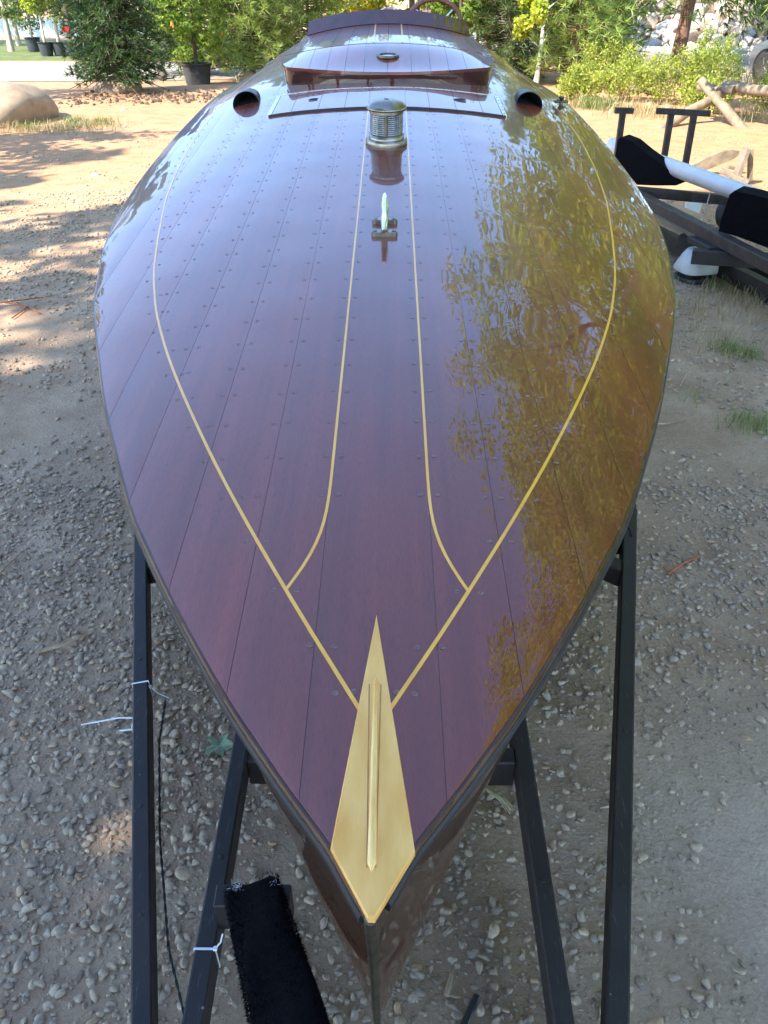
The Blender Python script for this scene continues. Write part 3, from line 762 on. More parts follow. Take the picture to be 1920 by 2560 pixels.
# windbreak board ahead of the cockpit
wb = MB(); A = []; B = []; A2 = []; B2 = []
for x in np.linspace(-.445, .445, 41):
    u = x/.445; y = 5.12+.02*u*u; z = lid_z(x, 5.12)+.004
    A.append((x, y, z)); B.append((x*.985, y+.085, z+.056)); A2.append((x, y+.014, z-.004)); B2.append((x*.985, y+.097, z+.048))
for p, q in ((A, B), (B, B2), (B2, A2), (A2, A)): wb.grid([p, q], True, flip=True)
wb.add([A[0], B[0], B2[0], A2[0]], [(0, 1, 2, 3)]); wb.add([A[-1], B[-1], B2[-1], A2[-1]], [(3, 2, 1, 0)])
wb.build('windbreak', M_wood_dark, boat)
# cockpit well, seat and wheel
ck = MB(); ck.box((0, 5.80, -.50), (.76, 1.08, .02)); ck.box((-.384, 5.80, -.26), (.012, 1.08, .48)); ck.box((.384, 5.80, -.26), (.012, 1.08, .48))
ck.box((0, 5.262, -.24), (.76, .012, .5)); ck.box((0, 6.345, -.26), (.76, .012, .46)); ck.build('cockpit_well', M_wood_side, boat)
MB().box((0, 6.05, -.32), (.70, .42, .10), None, .03).box((0, 6.26, -.16), (.70, .10, .34), (R(-10), 0, 0), .03).build('seat', simple('brown_leather', (0.06, 0.03, 0.02), (0.10, 0.05, 0.03), 12, 0.5), boat)
whm = Matrix.Translation((.265, 5.50, .015)) @ Euler((R(58), 0, 0)).to_matrix().to_4x4()
tw = MB(); ring = [whm @ Vector((.165*math.cos(a), .165*math.sin(a), 0)) for a in np.linspace(0, 2*math.pi, 49)]
tw.tube(ring, .013, 10, cap=False); wheel = tw.build('steering_wheel', simple('brown_wheel_rim', (0.15, 0.045, 0.025), (0.22, 0.075, 0.04), 20, 0.45, coat=.15), boat)
sp = MB()
for k in range(4):
    a = R(45+90*k); sp.bar(whm @ Vector((.02*math.cos(a), .02*math.sin(a), -.01)), whm @ Vector((.158*math.cos(a), .158*math.sin(a), 0)), .014, .005)
sp.tube([whm @ Vector((0, 0, .012)), whm @ Vector((0, 0, -.30))], .018, 12); sp.build('wheel_spokes', M_chrome, wheel)

# ------------------------------------------------------------------ boat trailer, same tilt
tr = rig_empty('boat_trailer', 'black steel boat trailer under the mahogany boat', 'trailer')
ZT = -1.06; BH = .08
def beam(name, a, b, wd=.042, h=BH, zt=ZT, mat=None): return MB().bar((a[0], a[1], zt-h/2), (b[0], b[1], zt-h/2), wd, h, bev=.004).build(name, mat or M_steel, tr)
# tongue beams converge towards the coupler
beam('tongue_beam', (-.155, -.62), (-.878, 2.33)); beam('tongue_beam', (.155, -.62), (.878, 2.33), .046)
beam('side_beam', (-.878, 2.331), (-.878, 6.9)); beam('side_beam', (.878, 2.331), (.878, 6.9))
beam('bunk_rail', (-.368, -.02), (-.368, 2.16)); beam('bunk_rail', (.364, -.02), (.364, 2.16))
beam('cross_beam', (-.347, 1.285), (.343, 1.285), .05, .10, ZT-.006)
beam('cross_beam', (-.857, 2.19), (.857, 2.19), .05, .08, ZT-.004); beam('cross_beam', (-.857, 4.2), (.857, 4.2), .05); beam('cross_beam', (-.857, 6.8), (.857, 6.8), .05)
for s in (-1, 1):
    MB().bar((s*.79, 2.02, ZT-.045), (s*.60, 2.165, ZT-.045), .06, .07, bev=.004).build('gusset', M_steel, tr)
    MB().lathe([(.0235, -.082), (.0235, 0), (.0235, 0), (.020, .004), (.0001, .005)], (s*.878, 2.345, ZT), 16).build('beam_end', M_steel, tr)
    # long carpeted bunks the hull sits on
    MB().bar((s*.40, 2.3, -1.025), (s*.40, 6.6, -1.025), .10, .03, bev=.01).build('bunk', M_carpet, tr)
    for y in (2.4, 4.2, 6.6): MB().box((s*.40, y, -1.05), (.05, .05, .03), None, .003).build('bunk_post', M_steel, tr)
MB().bar((-.80, 2.142-.002, ZT+.0035), (-.80, 2.150, ZT+.0035), .001, .001)
MB().bar((0, -.50, ZT-.045), (0, -1.05, ZT-.085), .075, .075, bev=.01).build('coupler', M_steel, tr)
MB().box((0, -.56, ZT-.045), (.30, .06, .075), None, .004).build('tongue_plate', M_steel, tr)
beam('axle', (-.93, 5.3), (.93, 5.3), .06, .06, -1.18)
for s in (-1, 1):
    wl = MB(); wl.v = []
    prof = [(.19, -.09), (.29, -.09), (.325, -.06), (.33, 0), (.325, .06), (.29, .09), (.19, .09)]
    m4 = Matrix.Translation((s*.74, 5.3, -1.21)) @ Euler((0, R(90), 0)).to_matrix().to_4x4()
    q = MB().lathe(prof, (0, 0, 0), 28); q.v = [tuple(m4 @ Vector(p)) for p in q.v]; ty = q.build('wheel', M_tyre, tr)
    q = MB().lathe([(.19, -.05), (.19, .05), (.19, .05), (.12, .03), (.05, .045), (.0001, .045)], (0, 0, 0), 24); q.v = [tuple(m4 @ Vector(p)) for p in q.v]; q.build('rim', M_whiteplastic, ty)
    MB().bar((s*.74, 5.3, -1.21), (s*.93, 5.3, -1.21), .05, .05).build('hub', M_steel, tr)
for (x_, y_) in [lerp_ for lerp_ in ((-.585, 1.13), (-.52, .865), (-.70, 1.60), (.54, .94), (.64, 1.36), (-.368, 1.0), (.364, .95))]:
    MB().lathe([(.0065, 0), (.0065, .001), (.0065, .001), (.0045, .0018)], (x_, y_, ZT), 12).build('bolt', M_steel, tr)
for s in (-1, 1):
    wd_ = MB(); P_ = [Vector((s*.3475, 1.262+.046*t_, ZT-.006+.002*math.sin(t_*40))) for t_ in np.linspace(0, 1, 14)]; wd_.tube(P_, [.004+.0015*(k % 2) for k in range(14)], 6); wd_.build('weld_bead', M_steel, tr)
    wd_ = MB(); P_ = [Vector((s*(.846+.004*math.sin(t_*50)), 2.165+.05*t_, ZT-.002)) for t_ in np.linspace(0, 1, 14)]; wd_.tube(P_, [.0045+.0015*(k % 2) for k in range(14)], 6); wd_.build('weld_bead', M_steel, tr)
# carpeted bow bunk, shaggy
A = Vector((-.268, .872, -.955)); B = Vector((-.075, .36, -.72))
dv = (B-A).normalized(); sv = dv.cross(Vector((0, 0, 1))).normalized(); uv = sv.cross(dv)
cb = MB(); rows = []
Lb = (B-A).length
for t in np.linspace(0, 1, 26):
    e = min(1, (t*Lb/.02)**.5) if t*Lb < .02 else 1
    row = []
    for a in np.linspace(0, 2*math.pi, 25):
        c, s_ = math.cos(a), math.sin(a); wx = .056+.010*t
        px_ = math.copysign(abs(c)**.45, c)*wx*(.75+.25*e); pz = math.copysign(abs(s_)**.45, s_)*.026*(.6+.4*e)
        p = A+dv*(t*Lb)+sv*(px_+.004*math.sin(9*t+2*a))+uv*(pz+.003*math.sin(14*t+3*a)); row.append(tuple(p))
    rows.append(row)
cb.grid(rows, True); cb.add(rows[0], [tuple(range(25))]); cb.add(rows[-1], [tuple(range(25))[::-1]])
bow_bunk = cb.build('bow_bunk', M_carpet, tr)
def fuzz():
    n = 9000; t = rng.random(n); a = rng.random(n)*2*math.pi
    c, s_ = np.cos(a), np.sin(a); wx = (.056+.010*t)
    ox = np.sign(c)*np.abs(c)**.45*wx; oz = np.sign(s_)*np.abs(s_)**.45*.026
    Ab, D, S, U = [np.array(q) for q in (A, dv, sv, uv)]
    P = Ab+D*(t*Lb)[:, None]+S*ox[:, None]+U*oz[:, None]
    nrm = S*(c*.6)[:, None]+U*(s_)[:, None]; nrm += rng.normal(0, .45, (n, 3)); nrm /= np.linalg.norm(nrm, axis=1)[:, None]
    tip = P+nrm*rng.uniform(.004, .010, n)[:, None]; sd = np.cross(nrm, rng.normal(0, 1, (n, 3))); sd /= np.linalg.norm(sd, axis=1)[:, None]; sd *= .0011
    V = np.stack([P-sd, P+sd, tip], 1).reshape(-1, 3); o = link('carpet_pile', mesh_np('carpet_pile', V, np.arange(n*3).reshape(-1, 3), M_carpet, False), bow_bunk); o['kind'] = 'stuff'
fuzz()
lint = simple('white_lint', (0.5, 0.5, 0.55), (0.7, 0.7, 0.72), 50, 0.9)
lints = [MB(), MB()]
for k in range(40):
    lm_ = lints[0 if k % 4 != 1 else 1]
    g = [(-.030, .020), (.045, .045), (-.03, .022), (-.026, .014)][k % 4]
    p = A+dv*(g[1]+rng.normal(0, .006))+sv*(-g[0]+rng.normal(0, .006))+uv*(.0285+rng.uniform(0, .004)); q = p+Vector(rng.normal(0, .0045, 3)); lm_.tube([p, (p+q)/2+Vector((0, 0, .001)), q], .00045, 4)
for q_ in lints: q_.build('lint', lint, bow_bunk)['kind'] = 'stuff'
MB().box((-.27, .87, -1.03), (.16, .05, .10), None, .003).build('bunk_bracket', M_steel, tr)

# zip ties, cord (they hang on the trailer)
def rigp(p): return RIG_M @ Vector(p)
def beam_loop(c, d, wd, h, g=.0016):
    """rectangular loop round a beam at c (centre of top face), beam direction d"""
    c = Vector(c); d = Vector(d).normalized(); s_ = d.cross(Vector((0, 0, 1))).normalized(); up = Vector((0, 0, 1))
    return [c+s_*(wd/2+g)+up*g, c-s_*(wd/2+g)+up*g, c-s_*(wd/2+g)-up*(h+g), c+s_*(wd/2+g)-up*(h+g), c+s_*(wd/2+g)+up*g]
def strap(mb, pts, wd, th, along):
    for a, b in zip(pts[:-1], pts[1:]): mb.bar(a, b, wd, th, up=Vector(along).cross(Vector(b)-Vector(a)) if (Vector(b)-Vector(a)).cross(Vector(along)).length > 1e-6 else (0, 0, 1))
def lerp2(a, b, y): t = (y-a[1])/(b[1]-a[1]); return (a[0]+(b[0]-a[0])*t, y)
tl0, tl1 = (-.155, -.62), (-.878, 2.33)
bdir = Vector((tl1[0]-tl0[0], tl1[1]-tl0[1], 0))
x, y = lerp2(tl0, tl1, 1.512)
z1 = MB(); L_ = [rigp(p) for p in beam_loop((x, y, ZT), bdir, .042, BH)]; strap(z1, L_, .0042, .0014, bdir)
hd_ = rigp((x+.026, y-.004, ZT-.012)); z1.box(hd_, (.008, .007, .006))
z1.tube([hd_, hd_+Vector((.022, -.012, -.012)), hd_+Vector((.055, -.022, -.022))], .0016, 6)
tag(z1.build('zip_tie', M_zip), 'white zip tie looped round the left tongue beam near its middle', 'zip tie', 'white zip ties on the trailer')
x, y = lerp2(tl0, tl1, 1.43)
z2 = MB(); q0 = rigp((x-.022, y, ZT-.05)); z2.tube([q0, q0+Vector((-.05, .004, -.004)), q0+Vector((-.11, -.004, -.012)), q0+Vector((-.15, -.010, -.016))], [.0022, .0022, .002, .0016], 6)
q1 = rigp((x-.024, y-.035, ZT-.055)); z2.tube([q0+Vector((-.002, 0, 0)), q1+Vector((-.004, .012, -.004)), q1], .002, 6); z2.tube([q1, q1+Vector((-.018, .001, -.004)), q1+Vector((-.036, .003, -.008))], [.0022, .002, .0016], 6)
z2.tube([q0, rigp((x+.022, y, ZT-.082)), rigp((x+.024, y-.03, ZT-.082)), q1], .0018, 6)
tag(z2.build('zip_tie', M_zip), 'white zip tie with long loose tail sticking out left of the tongue beam', 'zip tie', 'white zip ties on the trailer')
z3 = MB(); L_ = [rigp(p) for p in beam_loop((-.368, .795, ZT), (0, 1, 0), .042, BH)]; strap(z3, L_, .0046, .0015, (0, 1, 0))
h3 = rigp((-.345, .795, ZT+.003)); z3.box(h3, (.008, .008, .006)); z3.tube([h3, h3+Vector((.010, .010, .006)), h3+Vector((.012, .026, .010))], .0018, 6)
tag(z3.build('zip_tie', M_zip), 'white zip tie tight round the inner rail beside the black carpet bunk', 'zip tie', 'white zip ties on the trailer')
def twisted(p0, r=.0034):
    mb = MB(); n = 260; P = [Vector(p) for p in p0]
    cs = [0]
    for a, b in zip(P[:-1], P[1:]): cs.append(cs[-1]+(b-a).length)
    for ph in (0, math.pi):
        pts_ = []
        for k in range(n):
            s_ = cs[-1]*k/(n-1); i = max(0, min(len(P)-2, int(np.searchsorted(cs, s_, side='right'))-1)); t = (s_-cs[i])/(cs[i+1]-cs[i]); p = P[i].lerp(P[i+1], t)
            d = (P[i+1]-P[i]).normalized(); u = d.orthogonal().normalized(); q = d.cross(u); a = ph+s_/.004*.45
            pts_.append(p+(u*math.cos(a)+q*math.sin(a))*r*.5)
        mb.tube(pts_, r*.55, 5)
    return mb
cpts = [rigp((-.610, 1.49, ZT-.05)), rigp((-.60, 1.36, ZT-.06)), rigp((-.545, 1.10, ZT-.085)), rigp((-.47, .84, ZT-.10)), rigp((-.415, .72, ZT-.115)), rigp((-.37, .62, ZT-.125)), rigp((-.31, .50, ZT-.125)), rigp((-.22, .30, ZT-.12))]
tag(twisted(cpts).build('cord', M_cord), 'thin dark twisted cord strung between the trailer beams', 'cord')

# ------------------------------------------------------------------ foliage builders
def ico(sub=1):
    t = (1+5**.5)/2
    v = [(-1, t, 0), (1, t, 0), (-1, -t, 0), (1, -t, 0), (0, -1, t), (0, 1, t), (0, -1, -t), (0, 1, -t), (t, 0, -1), (t, 0, 1), (-t, 0, -1), (-t, 0, 1)]
    f = [(0, 11, 5), (0, 5, 1), (0, 1, 7), (0, 7, 10), (0, 10, 11), (1, 5, 9), (5, 11, 4), (11, 10, 2), (10, 7, 6), (7, 1, 8), (3, 9, 4), (3, 4, 2), (3, 2, 6), (3, 6, 8), (3, 8, 9), (4, 9, 5), (2, 4, 11), (6, 2, 10), (8, 6, 7), (9, 8, 1)]
    v = [np.array(p)/np.linalg.norm(p) for p in v]
    for _ in range(sub):
        c = {}; nf = []
        def mid(a, b):
            k = (min(a, b), max(a, b))
            if k not in c: m = v[a]+v[b]; v.append(m/np.linalg.norm(m)); c[k] = len(v)-1
            return c[k]
        for a, b, d in f:
            ab, bd_, da = mid(a, b), mid(b, d), mid(d, a); nf += [(a, ab, da), (b, bd_, ab), (d, da, bd_), (ab, bd_, da)]
        f = nf
    return np.array(v), np.array(f)
ICO0, ICO1, ICO2, ICO3 = ico(0), ico(1), ico(2), ico(3)

def lumpy(V, r, amp, freq=1.7, seed=0):
    g = np.random.default_rng(seed); out = V.copy(); d = np.zeros(len(V))
    for k in range(7):
        q = g.normal(0, 1, 3); q /= np.linalg.norm(q); ph = g.uniform(0, 6.28); fr = freq*g.uniform(.7, 2.2)
        d += np.sin(V@q*fr*2+ph)/(1+.35*k)
    return out*(1+amp*d/2.2)[:, None]*np.array(r)

def facet(V, ncut, g, lo=.72, hi=.92):
    """slices flats off a ball so it reads as broken rock"""
    V = V.copy()
    for _ in range(ncut):
        q = g.normal(0, 1, 3); q /= np.linalg.norm(q); d = g.uniform(lo, hi); s = V@q; m = s > d; V[m] -= np.outer((s[m]-d)*.92, q)
    return V

def unit(a): return a/np.maximum(np.linalg.norm(a, axis=-1, keepdims=True), 1e-9)
def leaf_mesh(name, P, size, mat, g, aspect=.55, up=.35):
    n = len(P); N = unit(g.normal(0, 1, (n, 3))+np.array([0, 0, up*2])); T = unit(np.cross(N, g.normal(0, 1, (n, 3)))); B = np.cross(N, T)
    s = size*g.uniform(.65, 1.3, n)[:, None]; fold = N*s*.12
    V = np.stack([P-T*s*.5, P+B*s*aspect*.5+fold, P+T*s*.5, P-B*s*aspect*.5+fold], 1).reshape(-1, 3)
    F = np.arange(n*4).reshape(-1, 4); tone = np.repeat(np.clip(g.normal(.45, .25, n), 0, 1), 4)
    return mesh_np(name, V, F, mat, False, tone)
def needle_mesh(name, P, D, length, width, k, mat, g, spread=.75):
    """tufts: k thin triangles fanning out from P about D"""
    n = len(P); P = np.repeat(P, k, 0); D = np.repeat(D, k, 0)
    d = unit(D+g.normal(0, spread, (n*k, 3))); L = length*g.uniform(.6, 1.15, (n*k, 1)); s = unit(np.cross(d, g.normal(0, 1, (n*k, 3))))*width*.5
    tip = P+d*L; tip[:, 2] -= L[:, 0]*.12
    V = np.stack([P-s, P+s, tip], 1).reshape(-1, 3); tt = np.repeat(np.clip(g.normal(.45, .22, n), 0, 1), k)
    return mesh_np(name, V, np.arange(n*k*3).reshape(-1, 3), mat, False, np.repeat(tt, 3))

def clumps(g, n, c, r, nc, cs, shell=.35, flat=1.0):
    d = unit(g.normal(0, 1, (nc, 3))); rad = (shell+(1-shell)*g.random(nc)**.6)[:, None]; cc = np.array(c)+d*rad*np.array(r)
    w_ = g.uniform(.5, 1.5, nc); idx = g.choice(nc, n, p=w_/w_.sum()); sc = cs*g.uniform(.6, 1.3, nc)
    q = unit(g.normal(0, 1, (n, 3)))*(g.random(n)**.45)[:, None]; return cc[idx]+q*(sc[idx])[:, None]*np.array([1, 1, flat]), cc

def trunk_obj(root, g, H, r0, mat, limbs, lean=(0, 0), r1=.35, name='trunk'):
    mb = MB(); pts = []; k = 9
    for i in range(k):
        t = i/(k-1); pts.append((lean[0]*t+g.normal(0, .012)*H*t*.6, lean[1]*t+g.normal(0, .012)*H*t*.6, -.05+(H+.05)*t))
    rad = [r0*(1.35 if i == 0 else 1)*(1-(1-r1)*i/(k-1)) for i in range(k)]; mb.tube(pts, rad, 9)
    P = np.array(pts)
    for (z, az, L, dz) in limbs:
        i = min(k-2, max(0, int((z/H)*(k-1)))); b = Vector(pts[i]).lerp(Vector(pts[i+1]), (z/H)*(k-1)-i); e = b+Vector((math.cos(az)*L, math.sin(az)*L, dz)); m_ = b.lerp(e, .5)+Vector((0, 0, .06*L))
        rr = max(.008, r0*.32*(1-.5*z/H)); mb.tube([b, m_, e], [rr, rr*.7, rr*.3], 6)
    return mb.build(name, mat, root)

def broad(name, loc, label, cat, H, z0, R_, nleaf, leaf, lmat, bark, seed, r0=.06, nc=46, cs=.3, group=None, lean=(0, 0), shell=.3, aspect=.55):
    g = np.random.default_rng(seed); root = empty(name, loc, None, label, cat, group)
    c = (lean[0]*.7, lean[1]*.7, (z0+H)/2); r = (R_, R_, (H-z0)/2)
    P, cc = clumps(g, nleaf, c, r, nc, cs, shell, .8); P = P[P[:, 2] > .04]
    limbs = []
    for q in cc[:14]:
        dx, dy = q[0], q[1]; L = math.hypot(dx, dy)*.85; z = max(z0*.6+.1, q[2]-.5*L-.1)
        if z < H*.86: limbs.append((z, math.atan2(dy, dx), L, q[2]-z))
    trunk_obj(root, g, H*.88, r0, bark, limbs, lean)
    link('crown', leaf_mesh('crown', P, leaf, lmat, g, aspect), root); return root

def conifer(name, loc, label, cat, H, z0, R_, nb, tl, tw, k, lmat, bark, seed, r0=.05, droop=.15, tufts=9, group=None, lean=(0, 0), shape=.8, spread=.75, upturn=.5, twigs=True):
    g = np.random.default_rng(seed); root = empty(name, loc, None, label, cat, group); P = []; D = []; limbs = []
    for i in range(nb):
        t = (i+g.random())/nb; z = z0+(H-z0)*t**1.05; az = i*2.4+g.normal(0, .4); L = (R_*(1-t)**shape+.06*R_)*g.uniform(.65, 1.1)
        ox, oy = lean[0]*z/H, lean[1]*z/H; dz = -droop*L+.25*L*t; limbs.append((z, az, L*.9, dz*.9)) if i % 2 == 0 or L > .4*R_ else None
        for s in np.linspace(.22, 1, tufts):
            sd = g.normal(0, .16*L*(1.1-s*.5)) if twigs else 0; a2 = az
            x = ox+math.cos(az)*L*s-math.sin(az)*sd; y = oy+math.sin(az)*L*s+math.cos(az)*sd; zz = z+dz*s+.05*L*math.sin(s*3)+g.normal(0, .05*L)
            P.append((x, y, zz)); D.append((math.cos(az)*.7-math.sin(az)*np.sign(sd)*.35, math.sin(az)*.7+math.cos(az)*np.sign(sd)*.35, upturn-.6*droop))
    P.append((lean[0], lean[1], H)); D.append((0, 0, 1)); P = np.array(P); D = unit(np.array(D)); m = P[:, 2] > .05
    trunk_obj(root, g, H*.98, r0, bark, limbs, lean, .2)
    link('crown', needle_mesh('crown', P[m], D[m], tl, tw, k, lmat, g, spread), root); return root

def ribbon_tie(root, p, mat, label=None):
    mb = MB(); g = np.random.default_rng(int(abs(p[0])*1000)); b = Vector(p)
    for k in range(4):
        q = b+Vector(g.normal(0, .05, 3)); mb.add([b, q+Vector((.03, 0, 0)), q+Vector((.01, 0, -.10)), b+Vector((-.03, 0, -.06))], [(0, 1, 2, 3)])
    return mb.build('ribbon', mat, root)

# ---- left: boulder, balled cedar, pots
g0 = np.random.default_rng(3)
def boulder(name, loc, r, seed, mat, label, cuts=5, amp=.10, sub=ICO3, cat='boulder', group=None, rot=0):
    g = np.random.default_rng(seed); V = facet(sub[0].copy(), cuts, g); V = lumpy(V, r, amp, 1.3, seed); c, s = math.cos(rot), math.sin(rot)
    V = np.stack([V[:, 0]*c-V[:, 1]*s, V[:, 0]*s+V[:, 1]*c, V[:, 2]], 1)
    V[:, 2] = np.where(V[:, 2] < 0, V[:, 2]*.4, V[:, 2])
    o = link(name, mesh_np(name, V, sub[1], mat)); o.location = loc; return tag(o, label, cat, group)
boulder('boulder', (-7.80, 16.2, .0), (1.92, 1.35, .90), 11, M_granite, 'huge speckled granite boulder cut by the left picture edge', 11, .07)
boulder('boulder', (-6.02, 24.3, .03), (.36, .32, .36), 5, M_greyrock, 'knee-high grey boulder behind the dark balled cedar', 6, .08, ICO2)
boulder('boulder', (-3.42, 23.0, .05), (.30, .26, .24), 8, M_tanrock, 'small sandy-yellow rock at the foot of the young pine', 5, .08, ICO2)
for i, (x, y, s) in enumerate([(-5.05, 17.6, .06), (-2.75, 18.9, .05), (-4.4, 15.2, .035), (-3.6, 10.9, .045)]):
    boulder('stone', (x, y, .01), (s*1.5, s, s*.8), 30+i, M_greyrock, ['fist-sized stone on bare dirt right of the huge boulder', 'small stone on the dirt in front of the black potted tree', 'tiny stone on lit dirt beside the grass tuft', 'reddish stone in the striped shade left of the boat'][i], 4, .1, ICO1, 'stone')

ced = conifer('cedar_tree', (-5.85, 20.3, .22), 'dark green balled cedar on a bare root ball beside the boulder', 'tree', 3.9, .22, 1.15, 260, .17, .026, 12, L_cedar, M_bark, 21, .07, .30, 11, shape=.42, spread=.8)
rb = lumpy(ICO2[0].copy(), (.55, .50, .27), .10, 1.5, 4); link('root_ball', mesh_np('root_ball', rb, ICO2[1], M_burlap), ced).location = (0, 0, -.12)
ribbon_tie(ced, (-.72, -.75, 1.12), M_ribbon_red)
# dug-up dirt and mulch beside it
def clods():
    g = np.random.default_rng(9); n = 900; V0, F0 = ICO0; Vs = []; Fs = []
    for i in range(n):
        u = g.random(); x = -6.6+4.9*u+g.normal(0, .12); y = 19.1+1.1*u+g.normal(0, .42); s = .012+.045*g.random()**2.5
        V = V0*s*g.uniform(.6, 1.2, 3)+g.normal(0, s*.12, V0.shape); V += np.array([x, y, float(gz(x, y))+s*.2]); Vs.append(V); Fs.append(F0+12*i)
    o = link('dirt_clods', mesh_np('dirt_clods', np.concatenate(Vs), np.concatenate(Fs), M_soil, False)); tag(o, 'dug-up clods of soil between the cedar and the boat', 'soil', kind='stuff')
clods()

def pot_mb(r, h):
    return MB().lathe([(r*.80, 0), (r*.97, h*.9), (r*.97, h*.9), (r*1.05, h*.9), (r*1.05, h), (r*1.05, h), (r*.95, h), (r*.95, h), (r*.92, h*.9)], (0, 0, 0), 24)
def potted(loc, label, r, h, H, z0, R_, nleaf, leaf, lmat, bark, seed, r0, group=None, cs=.3, nc=40, name='potted_tree'):
    root = broad(name, loc, label, 'potted tree', H, z0, R_, nleaf, leaf, lmat, bark, seed, r0, nc, cs, group)
    pot_mb(r, h).build('pot', M_pot, root); MB().lathe([(.001, h*.9), (r*.93, h*.9)], (0, 0, 0), 20, cap=False).build('potting_soil', M_soil, root); return root
GP = 'potted trees along the lawn edge'
potted((-13.35, 35.9, .03), 'leftmost potted tree, its black pot standing apart on the lawn', .28, .46, 3.6, .75, 1.25, 5200, .12, L_olive, M_bark_pale, 41, .06, GP)
labs = ['first potted tree of the pot row with a pale wrapped trunk', 'second potted tree of the pot row, squeezed against the first', 'third potted tree, in the middle of the black pot row', 'fourth potted tree of the row with two white ties', 'fifth potted tree, last full pot before the dark cedar', 'sixth potted tree, half hidden by the dark cedar foliage']
for i, x in enumerate([-12.0, -11.55, -11.1, -10.65, -10.2, -9.65]):
    potted((x, 33.4+.12*(i % 2)+.25*(i > 3), .03), labs[i], .26, .42, 3.4+.3*(i % 3), .80+.1*(i % 2), .85, 3600, .11, L_olive if i % 3 else L_gold, M_bark_pale, 50+i, .055+.02*(i % 3), GP)
broad('tree', (-14.35, 36.2, .0), 'tan-trunked tree at the far left edge of the lawn', 'tree', 9.5, .95, 2.0, 9000, .16, L_olive, M_bark_pale, 61, .10, 60, .35)
for i, (x, y) in enumerate([(-15.5, 40), (-12.6, 40.5), (-9.6, 39.5), (-7.0, 38.5)]):
    broad('tree', (x, y, 0), ['broad pale olive tree behind the leftmost pot', 'dense olive tree behind the row of pots', 'green tree behind the last pots of the row', 'tall green tree behind the dark cedar'][i], 'tree', [10.0, 5.2, 5.0, 5.6][i], .5, 1.9, 7500, .18, [L_olive, L_bright, L_olive, L_pine_dark][i], M_bark_pale, 70+i, .09, 50, .42)
fw = MB(); fw.box((-13.8, 44, .55), (9.0, .12, .75)); wall_ = fw.build('garden_wall', M_whitewall); tag(wall_, 'low white wall glimpsed behind the potted trees', 'wall')

# ---- centre left: dark pine, black pot with bright shrub, young pines
conifer('pine_tree', (-5.35, 25.6, 0), 'dark shaggy pine between the cedar and the potted bright tree', 'tree', 3.2, .30, 1.5, 210, .24, .026, 12, L_pine_dark, M_bark, 81, .07, .12, 9, shape=.5)
pt = potted((-4.58, 22.75, .02), 'bright green leafy tree in a big black pot in the shade', .36, .46, 3.6, .36, .95, 6500, .095, L_bright, M_bark, 82, .05, None, .30, 60)
ribbon_tie(pt, (-.35, -.62, 1.35), M_ribbon_orange)
yp = conifer('pine_tree', (-3.30, 23.3, .0), 'young yellow-green pine with a tan rock at its foot', 'tree', 5.6, .36, 1.35, 260, .24, .019, 16, L_pine, M_bark, 83, .075, .10, 9, shape=.45, upturn=.55)
ribbon_tie(yp, (-.55, -.85, 1.15), M_ribbon_orange)
yp2 = conifer('pine_tree', (-1.95, 24.6, 0), 'slender yellow-green pine just left of the boat windbreak', 'tree', 6.5, .15, 1.3, 300, .24, .020, 14, L_pine, M_bark, 84, .055, .08, 9, shape=.45)
ribbon_tie(yp2, (-.05, -.8, .80), M_ribbon_orange)
# ---- centre: leafy shrubs behind the boat
broad('leafy_shrub', (-.75, 27.2, 0), 'yellow-leaved shrub directly behind the left half of the windbreak', 'shrub', 7.2, .15, 1.5, 10500, .14, L_yellow, M_bark, 91, .05, 60, .36, aspect=.8)
broad('leafy_shrub', (.95, 26.6, 0), 'green shrub behind the right half of the windbreak', 'shrub', 6.8, .1, 1.35, 10500, .13, L_bright, M_bark, 92, .05, 60, .34, aspect=.8)
broad('leafy_shrub', (1.95, 24.4, 0), 'bright green round-leaved shrub behind the steering wheel', 'shrub', 6.0, .05, 1.25, 12000, .11, L_bright, M_bark, 93, .05, 64, .30, aspect=.85)
broad('leafy_shrub', (2.75, 27.8, 0), 'pale yellow-green shrub between the round-leaved shrub and the dark pine', 'shrub', 6.8, .3, 1.4, 9000, .14, L_gold, M_bark, 94, .05, 60, .34, aspect=.8)
# ---- right of the boat
conifer('pine_tree', (3.10, 23.6, 0), 'dark bushy pine left of the white-painted trunk', 'tree', 6.4, .10, 1.25, 330, .20, .024, 12, L_pine_dark, M_bark, 101, .06, .10, 9, shape=.5)
broad('slender_tree', (3.72, 22.6, 0), 'slender tree with a white-painted trunk and sparse yellow leaves', 'tree', 4.2, .55, .95, 3000, .12, L_gold, M_whitewash, 102, .058, 26, .26, lean=(.22, .1), aspect=.8)
conifer('pine_tree', (4.65, 22.9, 0), 'green pine with a forked pinkish trunk right of the white trunk', 'tree', 7.0, .30, 1.35, 300, .24, .020, 15, L_pine, M_bark_red, 103, .05, .08, 9, shape=.45)
conifer('pine_tree', (5.9, 25.2, 0), 'loose young pine among the weeds in front of the road sign', 'tree', 2.2, .15, 1.15, 150, .22, .020, 13, L_pine, M_bark_red, 104, .05, .08, 8, shape=.5)
